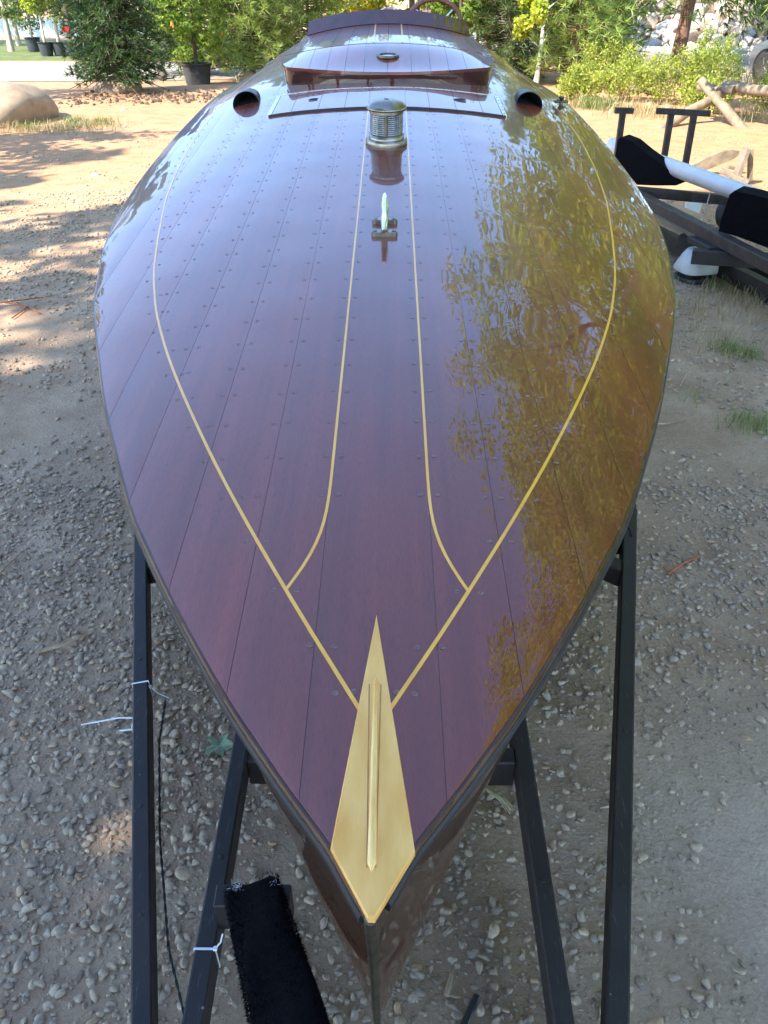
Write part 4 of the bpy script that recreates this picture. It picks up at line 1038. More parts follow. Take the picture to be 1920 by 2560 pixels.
wb_ = [((4.15, 19.6), .55, .62, 'yellow-green weed bush nearest the boat, beside the pinkish pine'), ((5.0, 19.2), .70, .85, 'leafy weed bush right of the first bush, behind the lone bunk post'),
       ((5.75, 18.6), .75, .95, 'tall bright weed bush in the middle of the weed patch'), ((6.5, 18.9), .80, 1.10, 'tallest weed bush, left of the crossed logs'),
       ((6.1, 17.2), .55, .60, 'low weed bush in front of the tallest one, behind the twin posts'), ((7.6, 17.6), .65, .62, 'low weed bush on the right side of the crossed logs'),
       ((7.55, 21.6), .60, 1.25, 'thin tall weed bush at the road edge beside the leaning trunk'), ((5.2, 21.8), .9, 1.05, 'broad weed bush behind the patch, under the pine branches')]
for i, ((x, y), r_, h_, lb) in enumerate(wb_):
    g = np.random.default_rng(120+i); root = empty('weed_bush', (x, y, 0), None, lb, 'bush', 'weed bushes by the road fence')
    P, cc = clumps(g, 2300, (0, 0, h_*.5), (r_, r_*.8, h_*.5), 60, .16, .25, 1.1); P = P[P[:, 2] > .02]; link('foliage', leaf_mesh('foliage', P, .062, L_weed, g, .6), root)
    mb = MB()
    for q in cc[:18]:
        if q[2] > .15: mb.tube([(q[0]*.3, q[1]*.3, -.02), (q[0]*.7, q[1]*.7, q[2]*.55), tuple(q)], [.009, .007, .004], 5)
    mb.build('stems', M_twig, root)

# big pine leaning by the road and the tall trees right of the frame (they stand in the deck's reflection)
def tallpine(loc, label, H, z0, R_, nb, seed, r0, lean, mat, tl=.55, k=9, droop=.28, tufts=12):
    return conifer('pine_tree', loc, label, 'tree', H, z0, R_, nb, tl, .05, k, mat, M_bark_red, seed, r0, droop, tufts, lean=lean, shape=.55, spread=.7, upturn=.15)
tallpine((8.95, 28.6, 0), 'tall leaning pine with reddish trunk and drooping branches by the road', 20, 2.0, 4.0, 190, 131, .17, (1.1, 0), L_pine)
g = np.random.default_rng(133); P = []; D = []
for i in range(15):     # low drooping boughs
    az = g.uniform(2.4, 5.6) if i < 10 else g.uniform(-.9, .9); L = g.uniform(1.4, 3.4); z = g.uniform(2.3, 3.2); e = g.uniform(.8, 1.8)
    for s in np.linspace(.15, 1, 16):
        x = .1+math.cos(az)*L*s; y = math.sin(az)*L*s; zz = z-(z-e)*s**1.5
        P.append((x+g.normal(0, .16), y+g.normal(0, .16), zz+g.normal(0, .07))); D.append((math.cos(az)*.5, math.sin(az)*.5, -.45))
bough = link('low_boughs', needle_mesh('low_boughs', np.array(P), unit(np.array(D)), .42, .03, 14, L_pine_dark, g, .6), bpy.data.objects['pine_tree.006'] if 'pine_tree.006' in bpy.data.objects else None)

def bigbroad(loc, label, H, z0, R_, n, leaf, mat, seed, nc=90, cs=.75, r0=.2): return broad('tall_tree', loc, label, 'tree', H, z0, R_, n, leaf, mat, M_bark, seed, r0, nc, cs, 'tall trees around the yard', shell=.35, aspect=.6)
bigbroad((6.5, 14.4, 0), 'tall yellow-green tree mirrored in the far right of the deck', 15, 1.9, 4.5, 38000, .16, L_aspen, 141, 170, .75)
bigbroad((6.75, 8.6, 0), 'tall yellow-green tree right of the second trailer, mirrored in the deck', 15, 2.2, 4.0, 48000, .135, L_aspen, 142, 210, .72)
bigbroad((13.5, 19.5, 0), 'tall green tree beyond the road, mirrored in the deck', 18, 3.0, 4.2, 9000, .30, L_bright, 143)
bigbroad((7.2, 3.9, 0), 'tall green tree beside the viewer, mirrored in the right deck edge', 14, 2.0, 3.8, 36000, .14, L_aspen, 144, 180, .72)
bigbroad((8.6, -.8, 0), 'tall green tree beside the viewer, seen only as a mirrored crown', 13, 2.4, 3.2, 8000, .26, L_bright, 145)
for i, (x, y, h_) in enumerate([(8.3, 13.0, 3.4), (7.0, 9.6, 3.2), (7.4, 6.6, 3.0), (6.6, 4.0, 2.8), (6.0, 1.6, 2.6)]):
    broad('tall_bush', (x, y, 0), ['dense bush under the tall tree mirrored in the deck', 'bushy thicket right of the second trailer', 'round bush right of the second trailer, nearer the viewer', 'low thicket to the right of the boat', 'bush to the right of the viewer'][i], 'bush', h_, .05, 1.5, 5200, .15, [L_aspen, L_gold][i % 2], M_bark, 180+i, .05, 60, .42)
# shade trees behind and left of the camera
SH = ['tall shade tree behind the viewer, nearest the trailer tongue', 'tall shade tree far behind on the left', 'tall shade tree straight behind the viewer', 'shade tree left of the viewer, the nearest on that side', 'tallest shade tree far on the left', 'shade tree just behind the viewer on the right', 'sparse tree on the left casting the dappled stripes', 'sparse far tree on the left casting broken shade', 'small sparse tree on the left casting striped shade']
for i, (x, y, H, R_, n, nc) in enumerate([(-6.2, -5.6, 16.5, 3.9, 15000, 95), (-9.8, -4.9, 17, 4.0, 15000, 95), (-2.6, -7.2, 12, 3.8, 9500, 80), (-7.5, -2.0, 17.5, 2.9, 13000, 95), (-12.0, -2.6, 13, 2.8, 2200, 24), (.4, -8.6, 12, 3.6, 8500, 80),
                                      (-9.6, 2.4, 10.5, 2.3, 1700, 20), (-12.6, 5.2, 11, 2.4, 1500, 18), (-11.0, 7.4, 8.5, 1.8, 1000, 14)]):
    bigbroad((x, y, 0), SH[i], H, 7.0 if i == 3 else 3.0 if i < 6 else 4.0, R_, n, .34 if i < 6 else .30, L_olive, 150+i, nc, .98 if i < 6 and i != 4 else .6)
# far trees closing the view
for i, (x, y, h_, m_) in enumerate([(-4.0, 34, 4.6, L_pine_dark), (-1.6, 33, 8.5, L_bright), (1.0, 34, 9, L_gold), (3.6, 33, 9.5, L_bright), (6.6, 36, 10, L_gold), (9.0, 42, 6.5, L_olive), (-18.5, 44, 11, L_olive), (-21, 40, 11, L_bright), (13, 48, 8, L_gold), (-15.0, 20, 5.5, L_gold), (-14.0, 17.5, 5.0, L_gold), (-8.4, 11.4, 5.2, L_gold), (-10.8, 17.6, 6.8, L_bright)]):
    broad('far_tree', (x, y, 0), ['dark far tree behind the dark shaggy pine', 'green far tree behind the slender pine', 'yellow-green far tree behind the boat windbreak', 'green far tree behind the steering wheel shrubs', 'pale far tree behind the road sign', 'olive far tree left of the rock bank', 'olive far tree beyond the lawn on the left', 'green far tree at the far left', 'yellow-green far tree above the rock bank', 'leafy tree left of the frame, its shadow on the gravel track', 'small leafy tree left of the huge boulder', 'leafy tree left of the frame, mirrored in the left deck edge', 'green tree left of the frame behind the huge boulder'][i], 'tree', h_, .15, (1.9+.1*h_)*(.62 if x < -8 and y < 20 else 1), 5000, .18, m_, M_bark, 170+i, .12, 60, .5)

# ---- rock bank above the kerb
def bank_z(nn): return float(np.interp(nn, [.3, .6, 4.2, 6, 14], [.02, .12, 2.6, 3.1, 4.0]))
bank = empty('rock_bank', rp(0, .35), None, 'bank of pale loose riprap rocks above the road kerb', 'rock bank'); bo = Vector(bank.location)
mb = MB(); mb.grid([[tuple(Vector(rp(u, nn, bank_z(nn)-.12))-bo) for nn in (.34, .6, 2, 4.2, 6, 9, 14)] for u in np.linspace(-34, 22, 30)], True, flip=True); mb.build('earth_slope', M_greyrock if False else M_soil, bank)
shapes = []
for k in range(9):
    g = np.random.default_rng(200+k); V = facet(ICO2[0].copy(), 9, g, .55, .85); V = V*g.uniform(.75, 1.15, 3); me = mesh_np('rock', V, ICO2[1], M_rap[k % 3], False); shapes.append(me)
g = np.random.default_rng(211); cnt = 0
for u in np.arange(-9, 9.5, .50):
    for nn in np.arange(.62, 4.6, .46):
        if cnt >= 290: break
        s = g.uniform(.20, .37); a, b_ = u+g.normal(0, .1), nn+g.normal(0, .07)
        o = link('rock', shapes[g.integers(9)], bank); cnt += 1
        o.location = Vector(rp(a, b_, bank_z(b_)))-bo; o.rotation_euler = g.uniform(0, 6.28, 3); o.scale = (s*g.uniform(.8, 1.35), s, s*g.uniform(.7, 1))
for i, (u, nn, r0, m_) in enumerate([(3.0, 4.9, .22, L_pine_dark), (-4.5, 5.5, .2, L_pine), (-10, 6, .2, L_gold)]):
    x, y, z = rp(u, nn, bank_z(nn)-.1); conifer('pine_tree', (x, y, z), ['thick-trunked pine on top of the rock bank at the right edge', 'pine on top of the rock bank behind the leaning pine', 'pale pine on the far end of the rock bank'][i], 'tree', 14, 1.5, 2.8, 80, .5, .05, 8, m_, M_bark, 220+i, r0, .2, 9, shape=.5)
# ---- road sign and the utility cart behind it
sg = empty('road_sign', (6.9, 33.0, 0), (0, 0, R(12)), 'yellow diamond warning sign behind the pines', 'sign')
MB().tube([(0, .03, 0), (0, .03, 1.52)], .028, 8).build('sign_post', M_steelring, sg)
b_ = MB(); b_.box((0, 0, 1.28), (.50, .012, .50), (0, R(45), 0), .003); b_.build('sign_panel', M_signyellow, sg)
b_ = MB(); b_.box((0, -.008, 1.22), (.05, .004, .22)); b_.box((-.03, -.008, 1.36), (.05, .004, .16), (0, R(-40), 0)); b_.box((.07, -.008, 1.31), (.14, .004, .05), (0, R(-25), 0)); b_.build('sign_arrow', M_void, sg)
uc = empty('utility_cart', (7.6, 36.2, 0), (0, 0, R(20)), 'orange and black roofed utility cart behind the diamond sign', 'cart')
MB().box((0, 0, .62), (1.5, 1.3, .40), None, .08).build('cart_body', M_orange, uc); MB().box((0, 0, 1.72), (1.5, 1.3, .06), None, .02).build('cart_roof', M_black_rub, uc)
for sx in (-.68, .68):
    for sy in (-.58, .58): MB().tube([(sx, sy, .8), (sx, sy, 1.70)], .025, 6).build('roof_post', M_black_rub, uc)
MB().box((.1, 0, .98), (.5, 1.1, .40), None, .06).build('seat', M_black_rub, uc)
for sx in (-.5, .5):
    for sy in (-.6, .6): MB().tube([(sx, sy-.11, .29), (sx, sy+.11, .29)], .29, 18).build('wheel', M_tyre, uc)

# ---- car on the road, its front corner in view
def build_car():
    ang = math.atan2(.944, -.33); c = empty('parked_car', (10.75, 22.2, .045), (0, 0, ang), 'silver-grey car cut by the right picture edge on the road', 'car')
    prof = [(-2.2, .45, .62), (-2.15, .80, .84), (-1.9, .98, .88), (-1.55, 1.05, .88), (-1.0, 1.42, .70), (-.2, 1.50, .66), (.35, 1.46, .66), (1.05, 1.02, .84), (1.6, .92, .84), (2.0, .80, .80), (2.18, .62, .70), (2.2, .40, .62)]
    mb = MB(); rows = []
    for x, zt, hw in prof:
        hb = min(.88, hw+.14) if zt > 1.1 else hw; zb = .24; row = []
        for (yy, zz) in [(-hb*.92, zb), (-hb, .45), (-hb, min(zt-.08, .92)), (-hw*.96, max(zt-.05, .6)), (-hw*.8, zt), (0, zt+.03), (hw*.8, zt), (hw*.96, max(zt-.05, .6)), (hb, min(zt-.08, .92)), (hb, .45), (hb*.92, zb)]: row.append((x, yy, zz))
        rows.append(row)
    mb.grid(rows, True); mb.add(rows[0], [tuple(range(11))]); mb.add(rows[-1], [tuple(range(11))[::-1]]); mb.build('body', M_carpaint, c)
    for s in (-1, 1):
        mb = MB(); mb.add([(.98, s*.79, 1.02), (-1.45, s*.80, 1.06), (-.95, s*.70, 1.38), (.30, s*.66, 1.41)], [(0, 1, 2, 3)]); o = mb.build('side_window', M_glassdark, c); o.location = (0, s*.045, 0)
        mb = MB(); mb.box((2.10, s*.56, .66), (.16, .30, .13), (0, 0, -s*.3), .04); mb.build('headlight', M_whitewash, c)
        for x in (-1.35, 1.38):
            MB().tube([(x, s*.60, .33), (x, s*.885, .33)], .39, 24).build('wheel_arch', M_void, c)
            w_ = MB(); w_.tube([(x, s*.69, .325), (x, s*.70, .325), (x, s*.89, .325), (x, s*.90, .325)], [.27, .325, .325, .27], 28); w_ = w_.build('wheel', M_tyre, c)
            q = MB(); q.tube([(x, s*.88, .325), (x, s*.905, .325)], .21, 20)
            for k in range(5): q.bar((x, s*.908, .325), (x+.2*math.cos(k*1.2566), s*.905, .325+.2*math.sin(k*1.2566)), .05, .012, up=(0, 1, 0))
            q.build('rim', M_steelring, w_)
    mb = MB(); mb.add([(1.08, -.72, 1.045), (1.08, .72, 1.045), (.40, .60, 1.475), (.40, -.60, 1.475)], [(0, 1, 2, 3)]); mb.build('windscreen', M_glassdark, c).location = (.03, 0, .02)
    MB().box((2.19, 0, .42), (.05, 1.2, .18), None, .02).build('grille', M_void, c)
build_car()

# ---- log fence
def at(px, py, Y):
    """where the photograph's pixel lands on the upright plane y = Y"""
    p = R(32.4); a = (px-960)/2050; b = -(py-1280)/2050; ry = math.cos(p)+b*math.sin(p); rz = -math.sin(p)+b*math.cos(p); t = Y/ry; return Vector((a*t, Y, CAM_H+rz*t))
def log(a, b, r0, r1, name, parent, off):
    a, b = Vector(a)-off, Vector(b)-off; g = np.random.default_rng(int(abs(a.x*100+b.y*37))); k = 7; pts = [a.lerp(b, i/(k-1))+Vector(g.normal(0, .012, 3))*(0 < i < k-1) for i in range(k)]
    return MB().tube(pts, [r0+(r1-r0)*i/(k-1)+g.normal(0, .003) for i in range(k)], 12).build(name, M_log, parent)
fo = Vector((6.2, 15.6, 0)); lf = empty('log_fence', fo, None, 'weathered log fence with crossed posts and fallen rails', 'fence')
log(at(1628, 338, 15.2), at(1822, 222, 16.0), .085, .075, 'cross_post', lf, fo)
log(at(1752, 200, 16.0), at(1878, 352, 15.0), .075, .085, 'cross_post', lf, fo)
log(at(1748, 218, 16.4), at(1836, 226, 15.7), .075, .07, 'rail', lf, fo)
log(at(1812, 213, 16.1), at(1975, 238, 14.6), .08, .085, 'rail', lf, fo)
log(at(1568, 290, 17.6), at(1612, 305, 16.9), .085, .085, 'fallen_rail', lf, fo)
log(at(1608, 300, 17.1), at(1765, 342, 15.4), .085, .08, 'fallen_rail', lf, fo)
log(at(1780, 312, 16.6), at(1850, 335, 15.8), .09, .085, 'fallen_rail', lf, fo)
log(at(1852, 318, 15.9), at(1990, 356, 14.6), .085, .09, 'fallen_rail', lf, fo)
log(at(1575, 222, 20.0), at(1650, 230, 19.6), .08, .08, 'fallen_rail', lf, fo)

# ---- second trailer on the right, with posts, bunks, pipe
jt = empty('spare_trailer', (2.9, 7.4, 0), None, 'stripped dark trailer with T-topped posts and carpeted bunks', 'trailer'); jo = Vector(jt.location)
def jbar(name, a, b, wd, h, mat=M_rust): return MB().bar(Vector(a)-jo, Vector(b)-jo, wd, h, bev=.004).build(name, mat, jt)
def ext(a, b, t0, t1): a, b = Vector(a), Vector(b); return a+(b-a)*t0, a+(b-a)*t1
jbar('side_beam', *ext(at(1600, 494, 7.6), at(1920, 660, 5.7), -.9, 1.6), .09, .085)
jbar('lower_beam', *ext(at(1650, 590, 7.5), at(1920, 728, 6.0), -.8, 1.6), .09, .13, M_steel)
a_, b_2 = at(1905, 520, 8.2), at(1925, 560, 7.4); jbar('side_beam', (3.98, 8.9, .40), (4.35, 6.0, .40), .09, .085)
jbar('cross_beam', at(1585, 478, 7.75), at(1880, 505, 7.35), .07, .08)
jbar('cross_beam', at(1730, 640, 6.25), at(1960, 655, 6.0), .09, .10, M_steel)
jbar('plank', at(1640, 538, 7.6), at(1745, 600, 6.75), .10, .04, M_oldwood)
jbar('under_beam', at(1700, 600, 6.9), at(1960, 700, 6.3), .10, .12, M_steel)
for (px, py, yy, pb) in ((1557, 281, 8.6, 420), (1678, 284, 8.5, 425), (1735, 287, 8.4, 440)):
    t_ = at(px, py, yy); jbar('bunk_post', t_, (t_.x+.004, t_.y, .50), .058, .052, M_rust)
jbar('post_foot', (2.18, 8.62, .47), (2.86, 8.40, .47), .07, .06); t1, t2 = at(1537, 276, 8.6), at(1583, 277, 8.6); jbar('post_cap', t1, t2, .06, .05)
t1, t2 = at(1640, 277, 8.5), at(1776, 284, 8.38); jbar('post_cap', t1, t2, .06, .05)
for (x, y) in ((2.45, 7.5), (2.75, 5.9), (4.1, 7.6)): jbar('stand', (x, y, 0), (x, y, .36), .09, .09, M_steel)
def slab(name, pts, Y, th, mat, dY=0):
    P0 = [at(px, py, Y+dY*(px-pts[0][0])/100) for px, py in pts]; nrm = (P0[1]-P0[0]).cross(P0[-2]-P0[0]).normalized()*th
    if nrm.y < 0: nrm = -nrm
    mb = MB(); n = len(pts); v = [p-jo for p in P0]+[p+nrm-jo for p in P0]; mb.add(v, [tuple(range(n)), tuple(range(n, 2*n))[::-1]]+[(i, n+i, n+(i+1) % n, (i+1) % n) for i in range(n)]); return mb.build(name, mat, jt)
slab('carpet_bunk', [(1538, 392), (1544, 350), (1552, 343), (1580, 354), (1610, 379), (1650, 408), (1684, 436), (1704, 458), (1690, 464), (1640, 464), (1592, 462)], 8.15, .12, M_carpet, -.35)
slab('carpet_bunk', [(1796, 578), (1804, 545), (1824, 486), (1836, 477), (1880, 486), (1960, 508), (1960, 640), (1920, 620), (1845, 592)], 6.35, .12, M_carpet, -.25)
def shrink(pts, k): cx = sum(p[0] for p in pts)/len(pts); cy = sum(p[1] for p in pts)/len(pts); return [(cx+(p[0]-cx)*k, cy+(p[1]-cy)*k) for p in pts]
slab('bunk_board', shrink([(1544, 392), (1552, 352), (1580, 362), (1612, 388), (1650, 416), (1684, 446), (1690, 458), (1640, 460), (1592, 458)], .84), 8.10, .03, M_rust, -.35)
slab('bunk_board', shrink([(1806, 570), (1838, 490), (1880, 498), (1960, 520), (1960, 632), (1845, 584)], .86), 6.30, .03, M_rust, -.25)
# pipe resting across it
a2, b2 = ext(at(1590, 385, 8.45), at(1920, 506, 6.35), -.25, 1.5)
pp = MB(); pp.tube([a2, b2], .068, 20); tag(pp.build('pipe', M_whitepipe), 'long white pipe resting along the second trailer', 'pipe')
hk = MB(); h0 = at(1772, 442, 7.2); hk.tube([h0+Vector((0, -.07, .05)), h0+Vector((0, -.08, -.06)), h0+Vector((.02, -.08, -.10)), h0+Vector((.035, -.08, -.06))], .006, 6); hk.tube([h0+Vector((.01, -.08, -.10)), h0+Vector((-.02, -.06, -.48))], .005, 5)
tag(hk.build('hook', M_whitepipe), 'small pale hook and rod hanging from the white pipe', 'hook')
# white dome on black base
dm = empty('dome_cover', (2.47, 6.52, 0), (0, 0, R(14)), 'white plastic dome on a black foot under the second trailer', 'cover')
def sq_loft(mb, secs, n=28, e=.6):
    rows = []
    for (hx, hy, z, ox, oy) in secs: rows.append([(ox+math.copysign(abs(math.cos(a))**e, math.cos(a))*hx, oy+math.copysign(abs(math.sin(a))**e, math.sin(a))*hy, z) for a in np.linspace(0, 2*math.pi, n+1)])
    mb.grid(rows, True); mb.add(rows[0][:-1], [tuple(range(n))[::-1]]); mb.add(rows[-1][:-1], [tuple(range(n))]); return mb
sq_loft(MB(), [(.135, .13, .0, 0, 0), (.14, .135, .02, 0, 0), (.135, .13, .045, 0, 0)]).build('foot', M_pot, dm)
sq_loft(MB(), [(.115, .11, .045, 0, 0), (.11, .105, .10, 0, 0)]).build('neck', M_void, dm)
sq_loft(MB(), [(.150, .145, .085, 0, 0), (.150, .145, .11, 0, 0), (.138, .135, .15, .01, 0), (.118, .115, .20, .02, .01), (.100, .10, .235, .03, .01), (.090, .09, .245, .03, .01), (.04, .04, .25, .03, .01)]).build('dome', M_whiteplastic, dm)
sq_loft(MB(), [(.055, .055, .245, .04, .02), (.05, .05, .29, .04, .02)]).build('spout', M_whiteplastic, dm)
pl = MB(); pl.box((2.50, 6.40, .318), (.21, .36, .045), (0, 0, R(8)), .004); tag(pl.build('black_plate', M_steel), 'flat black steel plate lying over the white dome', 'plate')
# weathered wooden pieces, white board, small wheel beyond the pipe
wf = empty('wooden_frame', (4.4, 10.7, 0), None, 'weathered wooden cradle frame with upright legs beyond the white pipe', 'frame'); wo = Vector(wf.location)
def wbar(name, a, b, wd, h, par, off, mat=M_oldwood): return MB().bar(Vector(a)-off, Vector(b)-off, wd, h, bev=.004).build(name, mat, par)
wbar('leg', at(1838, 450, 10.3), at(1868, 370, 10.3), .14, .05, wf, wo); wbar('leg', at(1874, 452, 10.35), at(1877, 372, 10.35), .06, .05, wf, wo); wbar('base_board', at(1800, 425, 10.35), at(1872, 456, 10.2), .12, .05, wf, wo); wbar('brace', at(1818, 416, 10.6), at(1845, 422, 10.6), .08, .04, wf, wo)
ab = MB(); pts_t = [(1728, 418), (1760, 398), (1800, 381), (1830, 375), (1850, 378)]; pts_b = [(1760, 428), (1775, 422), (1805, 410), (1830, 400), (1846, 390)]
T_ = [at(x, y, 10.9) for x, y in pts_t]; B_ = [at(x, y, 10.9) for x, y in pts_b]; T2 = [p+Vector((0, .06, 0)) for p in T_]; B2_ = [p+Vector((0, .06, 0)) for p in B_]
for p, q in ((T_, B_), (B_, B2_), (B2_, T2), (T2, T_)): ab.grid([p, q], False, flip=True)
ab.add([T_[0], B_[0], B2_[0], T2[0]], [(0, 1, 2, 3)]); ab.add([T_[-1], B_[-1], B2_[-1], T2[-1]], [(3, 2, 1, 0)])
tag(ab.build('curved_board', M_oldwood), 'curved weathered board with a dark edge beyond the white pipe', 'board')
wbd = MB(); q = [at(1718, 497, 8.3), at(1760, 500, 8.3), at(1748, 533, 8.2), at(1714, 520, 8.2)]; wbd.add(q+[p+Vector((0, .03, 0)) for p in q], [(0, 1, 2, 3)[::-1], (4, 5, 6, 7), (0, 1, 5, 4), (1, 2, 6, 5), (2, 3, 7, 6), (3, 0, 4, 7)]); tag(wbd.build('white_board', M_whitepipe), 'small white board tilted under the second trailer cross beam', 'board')
sw = empty('trailer_wheel', (3.32, 8.2, .15), (R(80), 0, R(30)), 'small black wheel with a white hub under the second trailer', 'wheel')
MB().lathe([(.09, -.045), (.14, -.045), (.155, 0), (.14, .045), (.09, .045)], (0, 0, 0), 24).build('tyre', M_tyre, sw); MB().lathe([(.09, -.03), (.09, .03), (.09, .03), (.05, .045), (.001, .045)], (0, 0, 0), 20).build('hub', M_whiteplastic, sw)

# ---- gravel: pebbles scattered in patches
def vnoise(x, y, s):
    return (np.sin(x*1.9/s+1.1*np.sin(y*1.3/s))+np.sin(y*2.3/s+1.4*np.sin(x*1.7/s+2))+np.sin((x+y)*1.1/s+.5)+np.sin((x*1.3-y*.8)/s*1.6+1.7))/4
def pebbles():
    g = np.random.default_rng(77); shp = {}
    for lvl, ic in ((1, ICO1), (0, ICO0)):
        shp[lvl] = [lumpy(facet(ic[0].copy(), 8 if lvl else 0, np.random.default_rng(300+k), .48, .85), (1, 1, 1), .13, 1.1, 300+k) for k in range(14)]
    Vs = []; Fs = []; Ts = []; nv = 0
    def scatter(n, x0, x1, y0, y1, lvl, smin, smax, thr, pw, patch=.55):
        nonlocal nv
        x = g.uniform(x0, x1, n*3); y = g.uniform(y0, y1, n*3); d = vnoise(x, y, patch)+.5*vnoise(x+7, y-3, patch*.35)
        right = np.clip((x-.15)/.8, 0, 1)*np.clip(1.4-np.abs(y-1.3), 0, 1)   # the packed bare tyre track on the right
        keep = (g.random(n*3) < np.clip((d-thr)*1.8+.25, .05, 1)-.85*right)
        vis = (np.abs(x) < .55*np.hypot(y, 1.2)+.25); keep &= vis
        x, y = x[keep][:n], y[keep][:n]; m = len(x)
        s = smin+(smax-smin)*g.random(m)**pw; sc = np.stack([s*g.uniform(.8, 1.35, m), s*g.uniform(.7, 1.05, m), s*g.uniform(.45, .8, m)], 1)
        az = g.uniform(0, 6.28, m); tl = g.normal(0, .25, (m, 2)); k = g.integers(0, 14, m); F0 = (ICO1 if lvl else ICO0)[1]
        for kk in range(14):
            ii = np.where(k == kk)[0]
            if not len(ii): continue
            V = shp[lvl][kk][None]*sc[ii][:, None]; c, s_ = np.cos(az[ii])[:, None], np.sin(az[ii])[:, None]
            X = V[..., 0]*c-V[..., 1]*s_; Y = V[..., 0]*s_+V[..., 1]*c; Z = V[..., 2]+X*tl[ii, 0][:, None]+Y*tl[ii, 1][:, None]
            X = X+x[ii][:, None]; Y = Y+y[ii][:, None]; Z = Z+(gz(x[ii], y[ii])+sc[ii, 2]*g.uniform(-.1, .5, len(ii)))[:, None]
            nb_ = V.shape[1]; Vs.append(np.stack([X, Y, Z], -1).reshape(-1, 3)); Fs.append((F0[None]+(np.arange(len(ii))*nb_)[:, None, None]+nv).reshape(-1, 3)); nv += len(ii)*nb_
            Ts.append(np.repeat(np.clip(g.normal(.42, .22, len(ii)), 0, 1), nb_))
    scatter(13000, -2.1, 2.1, .15, 3.3, 1, .0055, .0165, -.60, 1.5)
    scatter(300, -2.2, 2.2, .15, 4.5, 1, .014, .023, -.3, 1.8)
    scatter(10000, -2.2, 2.2, .15, 3.4, 0, .0020, .0068, -.45, 1.4)
    scatter(18000, -4.8, 4.8, 3.2, 10.0, 0, .0065, .0210, -.40, 1.8)
    scatter(3500, -7, 7, 8, 15, 0, .008, .022, .1, 2.2)
    me = mesh_np('gravel', np.concatenate(Vs), np.concatenate(Fs), M_pebble, True, np.concatenate(Ts)); tag(link('gravel', me), 'grey river gravel scattered over the dirt yard', 'gravel', kind='stuff')
pebbles()

# ---- grass, weeds, twigs
def blades(name, spots_, mat, label, h, wd, seed, cat='grass'):
    g = np.random.default_rng(seed); P = []
    for (x, y, r_, n) in spots_: q = g.normal(0, r_*.5, (n, 2)); P.append(np.stack([x+q[:, 0], y+q[:, 1], gz(x+q[:, 0], y+q[:, 1])], 1))
    P = np.concatenate(P); n = len(P); az = g.uniform(0, 6.28, n); H = h*g.uniform(.4, 1.2, n); ln = g.uniform(.2, 1.1, n)*H; d = np.stack([np.cos(az), np.sin(az), 0*az], 1); s = np.stack([-np.sin(az), np.cos(az), 0*az], 1)*wd*.5
    m = P+d*ln[:, None]*.35+np.array([0, 0, 1])*(H*.6)[:, None]; t = P+d*ln[:, None]+np.array([0, 0, 1])*H[:, None]
    V = np.stack([P-s, P+s, m+s*.7, m-s*.7, t], 1).reshape(-1, 3); b = np.arange(n)[:, None]*5; F = np.concatenate([b+np.array([0, 1, 2]), b+np.array([0, 2, 3]), b+np.array([3, 2, 4])]); tone = np.repeat(g.random(n), 5)
    o = link(name, mesh_np(name, V, F, mat, False, tone)); return tag(o, label, cat, kind='stuff')
blades('dry_grass', [(-6.9+.28*i, 14.75+.22*((i*5) % 4), .5, 70+40*((i*7) % 4)) for i in range(9)]+[(-5.2, 15.0, .5, 240), (-4.6, 15.3, .3, 60)], L_straw, 'dry straw-coloured grass along the front of the huge boulder', .13, .008, 401)
blades('green_weeds', [(-5.3, 15.45, .28, 260), (-4.85, 15.6, .2, 120), (-5.9, 15.2, .3, 70)], L_grass, 'small green weeds at the right end of the boulder', .16, .012, 402)
blades('dry_grass', [(2.5, 6.0, .5, 300), (2.75, 6.05, .35, 220), (2.2, 5.6, .5, 200), (2.9, 5.4, .5, 260), (2.2, 5.0, .5, 120), (3.2, 5.2, .4, 150), (2.1, 6.6, .3, 90)], L_straw, 'dry straw littering the ground before the second trailer', .10, .0045, 403)
blades('green_weeds', [(2.22, 4.98, .12, 150), (2.30, 4.88, .10, 90), (1.92, 3.92, .12, 120), (2.02, 3.84, .10, 70), (2.45, 4.62, .14, 60), (1.72, 4.25, .09, 25), (2.62, 6.35, .14, 130), (2.20, 6.45, .12, 60), (1.95, 6.9, .12, 60)], L_grass, 'sparse green weeds on the gravel right of the boat', .085, .004, 404)
blades('dry_grass', [(5.2, 16.9, .7, 420), (4.6, 17.6, .6, 260), (6.8, 16.4, .8, 320), (7.8, 15.8, .6, 240), (3.9, 18.3, .5, 160)], L_straw, 'dry grass under the weed bushes and log fence', .22, .012, 405)
blades('wildflowers', [(7.6+.3*i, 20.6-.1*i, .25, 60) for i in range(9)], L_straw, 'dry seed-head stalks along the near edge of the road', .55, .02, 406, 'flowers')
blades('green_grass', [(4.3, 17.9, .35, 320), (4.05, 18.1, .3, 160)], L_grass, 'patch of fresh green grass behind the lone bunk post', .22, .012, 407)
blades('straw_bits', [(x, y, .5, 26) for x, y in [(-1.4, 1.6), (-1.2, 2.6), (-2, 3.6), (1.1, 1.5), (1.4, 2.5), (1.9, 3.4), (.4, 1.2), (-.5, 1.5), (-.3, .9), (1.6, 1.2)]], L_straw, 'bits of straw strewn over the gravel', .010, .0022, 408, 'straw')
def twig(name, pts, r_, mat, label, cat='twig', side=()):
    z = lambda p: (p[0], p[1], float(gz(p[0], p[1]))+p[2]); mb = MB(); P = [z(p) for p in pts]; mb.tube(P, [r_*(1-.5*i/(len(P)-1)) for i in range(len(P))], 6)
    for s_ in side: mb.tube([z(p) for p in s_], r_*.6, 5)
    return tag(mb.build(name, mat), label, cat)
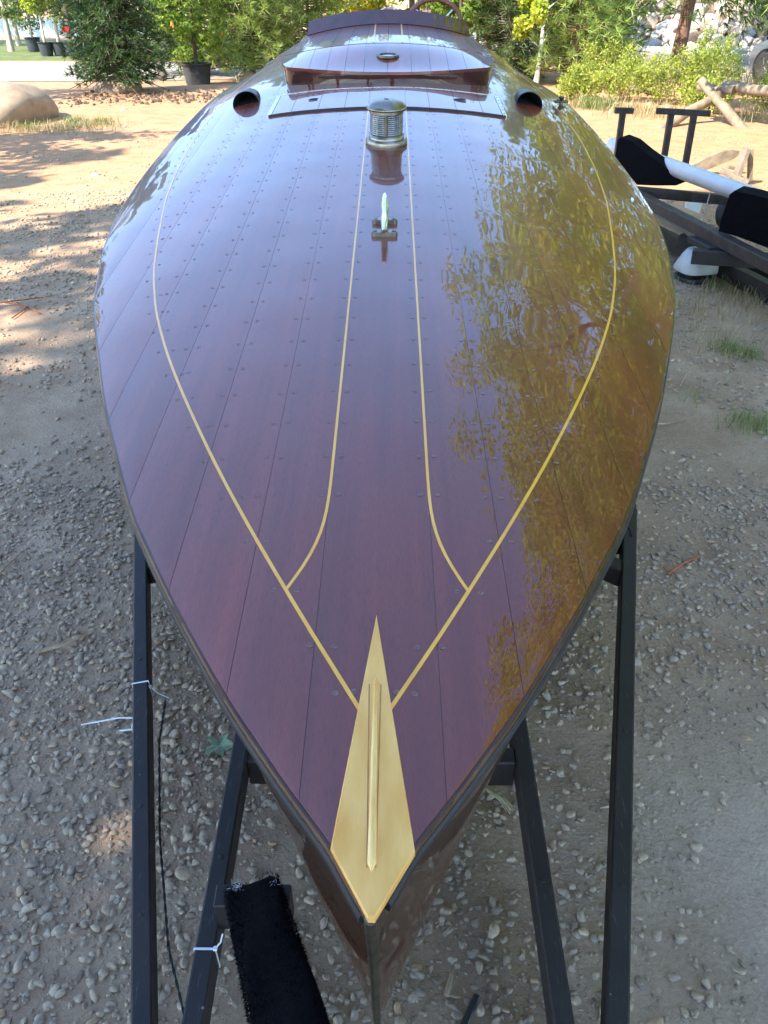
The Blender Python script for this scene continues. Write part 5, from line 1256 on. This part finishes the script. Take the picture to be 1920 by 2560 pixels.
twig('twig', [(1.13, 2.62, .012), (1.20, 2.68, .016), (1.30, 2.74, .013)], .006, M_twig_red, 'short reddish twig on the gravel right of the trailer tongue', side=([(1.14, 2.63, .012), (1.12, 2.66, .016)],))
twig('twig', [(1.40, 3.93, .014), (1.5, 3.93, .018), (1.63, 4.0, .012)], .007, M_twig, 'pale dry twig lying level on the gravel beside the boat edge')
twig('twig', [(-1.52, 2.52, .012), (-1.50, 2.62, .02), (-1.47, 2.74, .014)], .008, M_twig, 'straight dry twig near the left picture edge')
twig('twig', [(-1.20, 2.14, .012), (-1.12, 2.16, .022), (-1.04, 2.24, .014)], .008, M_twig, 'curved tan twig among the pebbles left of the trailer')
twig('twig', [(-3.05, 5.95, .015), (-2.8, 5.93, .03), (-2.6, 5.86, .015), (-2.45, 5.7, .01)], .009, M_twig_red, 'branching reddish twig on the left dirt', side=([(-2.8, 5.93, .03), (-2.55, 6.05, .02)], [(-2.6, 5.86, .015), (-2.62, 5.6, .015)]))
twig('wood_chip', [(.142, .985, .016), (.150, 1.01, .018), (.158, 1.035, .014)], .007, M_twig, 'pale wood chip on the pebbles by the bow', 'wood chip')
st_ = MB(); st_.bar((.165, .90, .022), (.212, .985, .026), .016, .010, bev=.002); tag(st_.build('black_strip', M_black_rub), 'flat black strip on the pebbles at the bottom edge', 'strip')
tw_ = MB()
g = np.random.default_rng(5)
for k in range(9):
    o_ = g.normal(0, .0025, 3); tw_.tube([Vector((.215, 1.47, .014))+Vector(o_), Vector((.245, 1.535, .02))+Vector(o_)*1.2, Vector((.29, 1.56, .024))+Vector(o_), Vector((.335, 1.525, .018))+Vector(o_)*1.5, Vector((.36, 1.495, .012))+Vector(o_)*3.5], .0016, 4)
tag(tw_.build('twine', M_twine), 'frayed piece of pale twine on the dirt right of the bow', 'twine')
lf_ = MB(); out_ = []
for k in range(22): a = 2*math.pi*k/22; rr = .038*(1+.32*math.cos(5*a)+.12*math.cos(11*a)); out_.append((-.50+rr*math.cos(a), 1.72+rr*math.sin(a), float(gz(-.5, 1.72))+.020+.006*math.sin(3*a)))
lf_.add(out_+[(-.50, 1.72, float(gz(-.5, 1.72))+.015)], [(k, (k+1) % 22, 22) for k in range(22)])
tag(lf_.build('fallen_leaf', simple('faded_green_leaf', (0.16, 0.22, 0.12), (0.26, 0.32, 0.19), 40, 0.8)), 'faded green maple leaf beside the inner left rail', 'leaf')
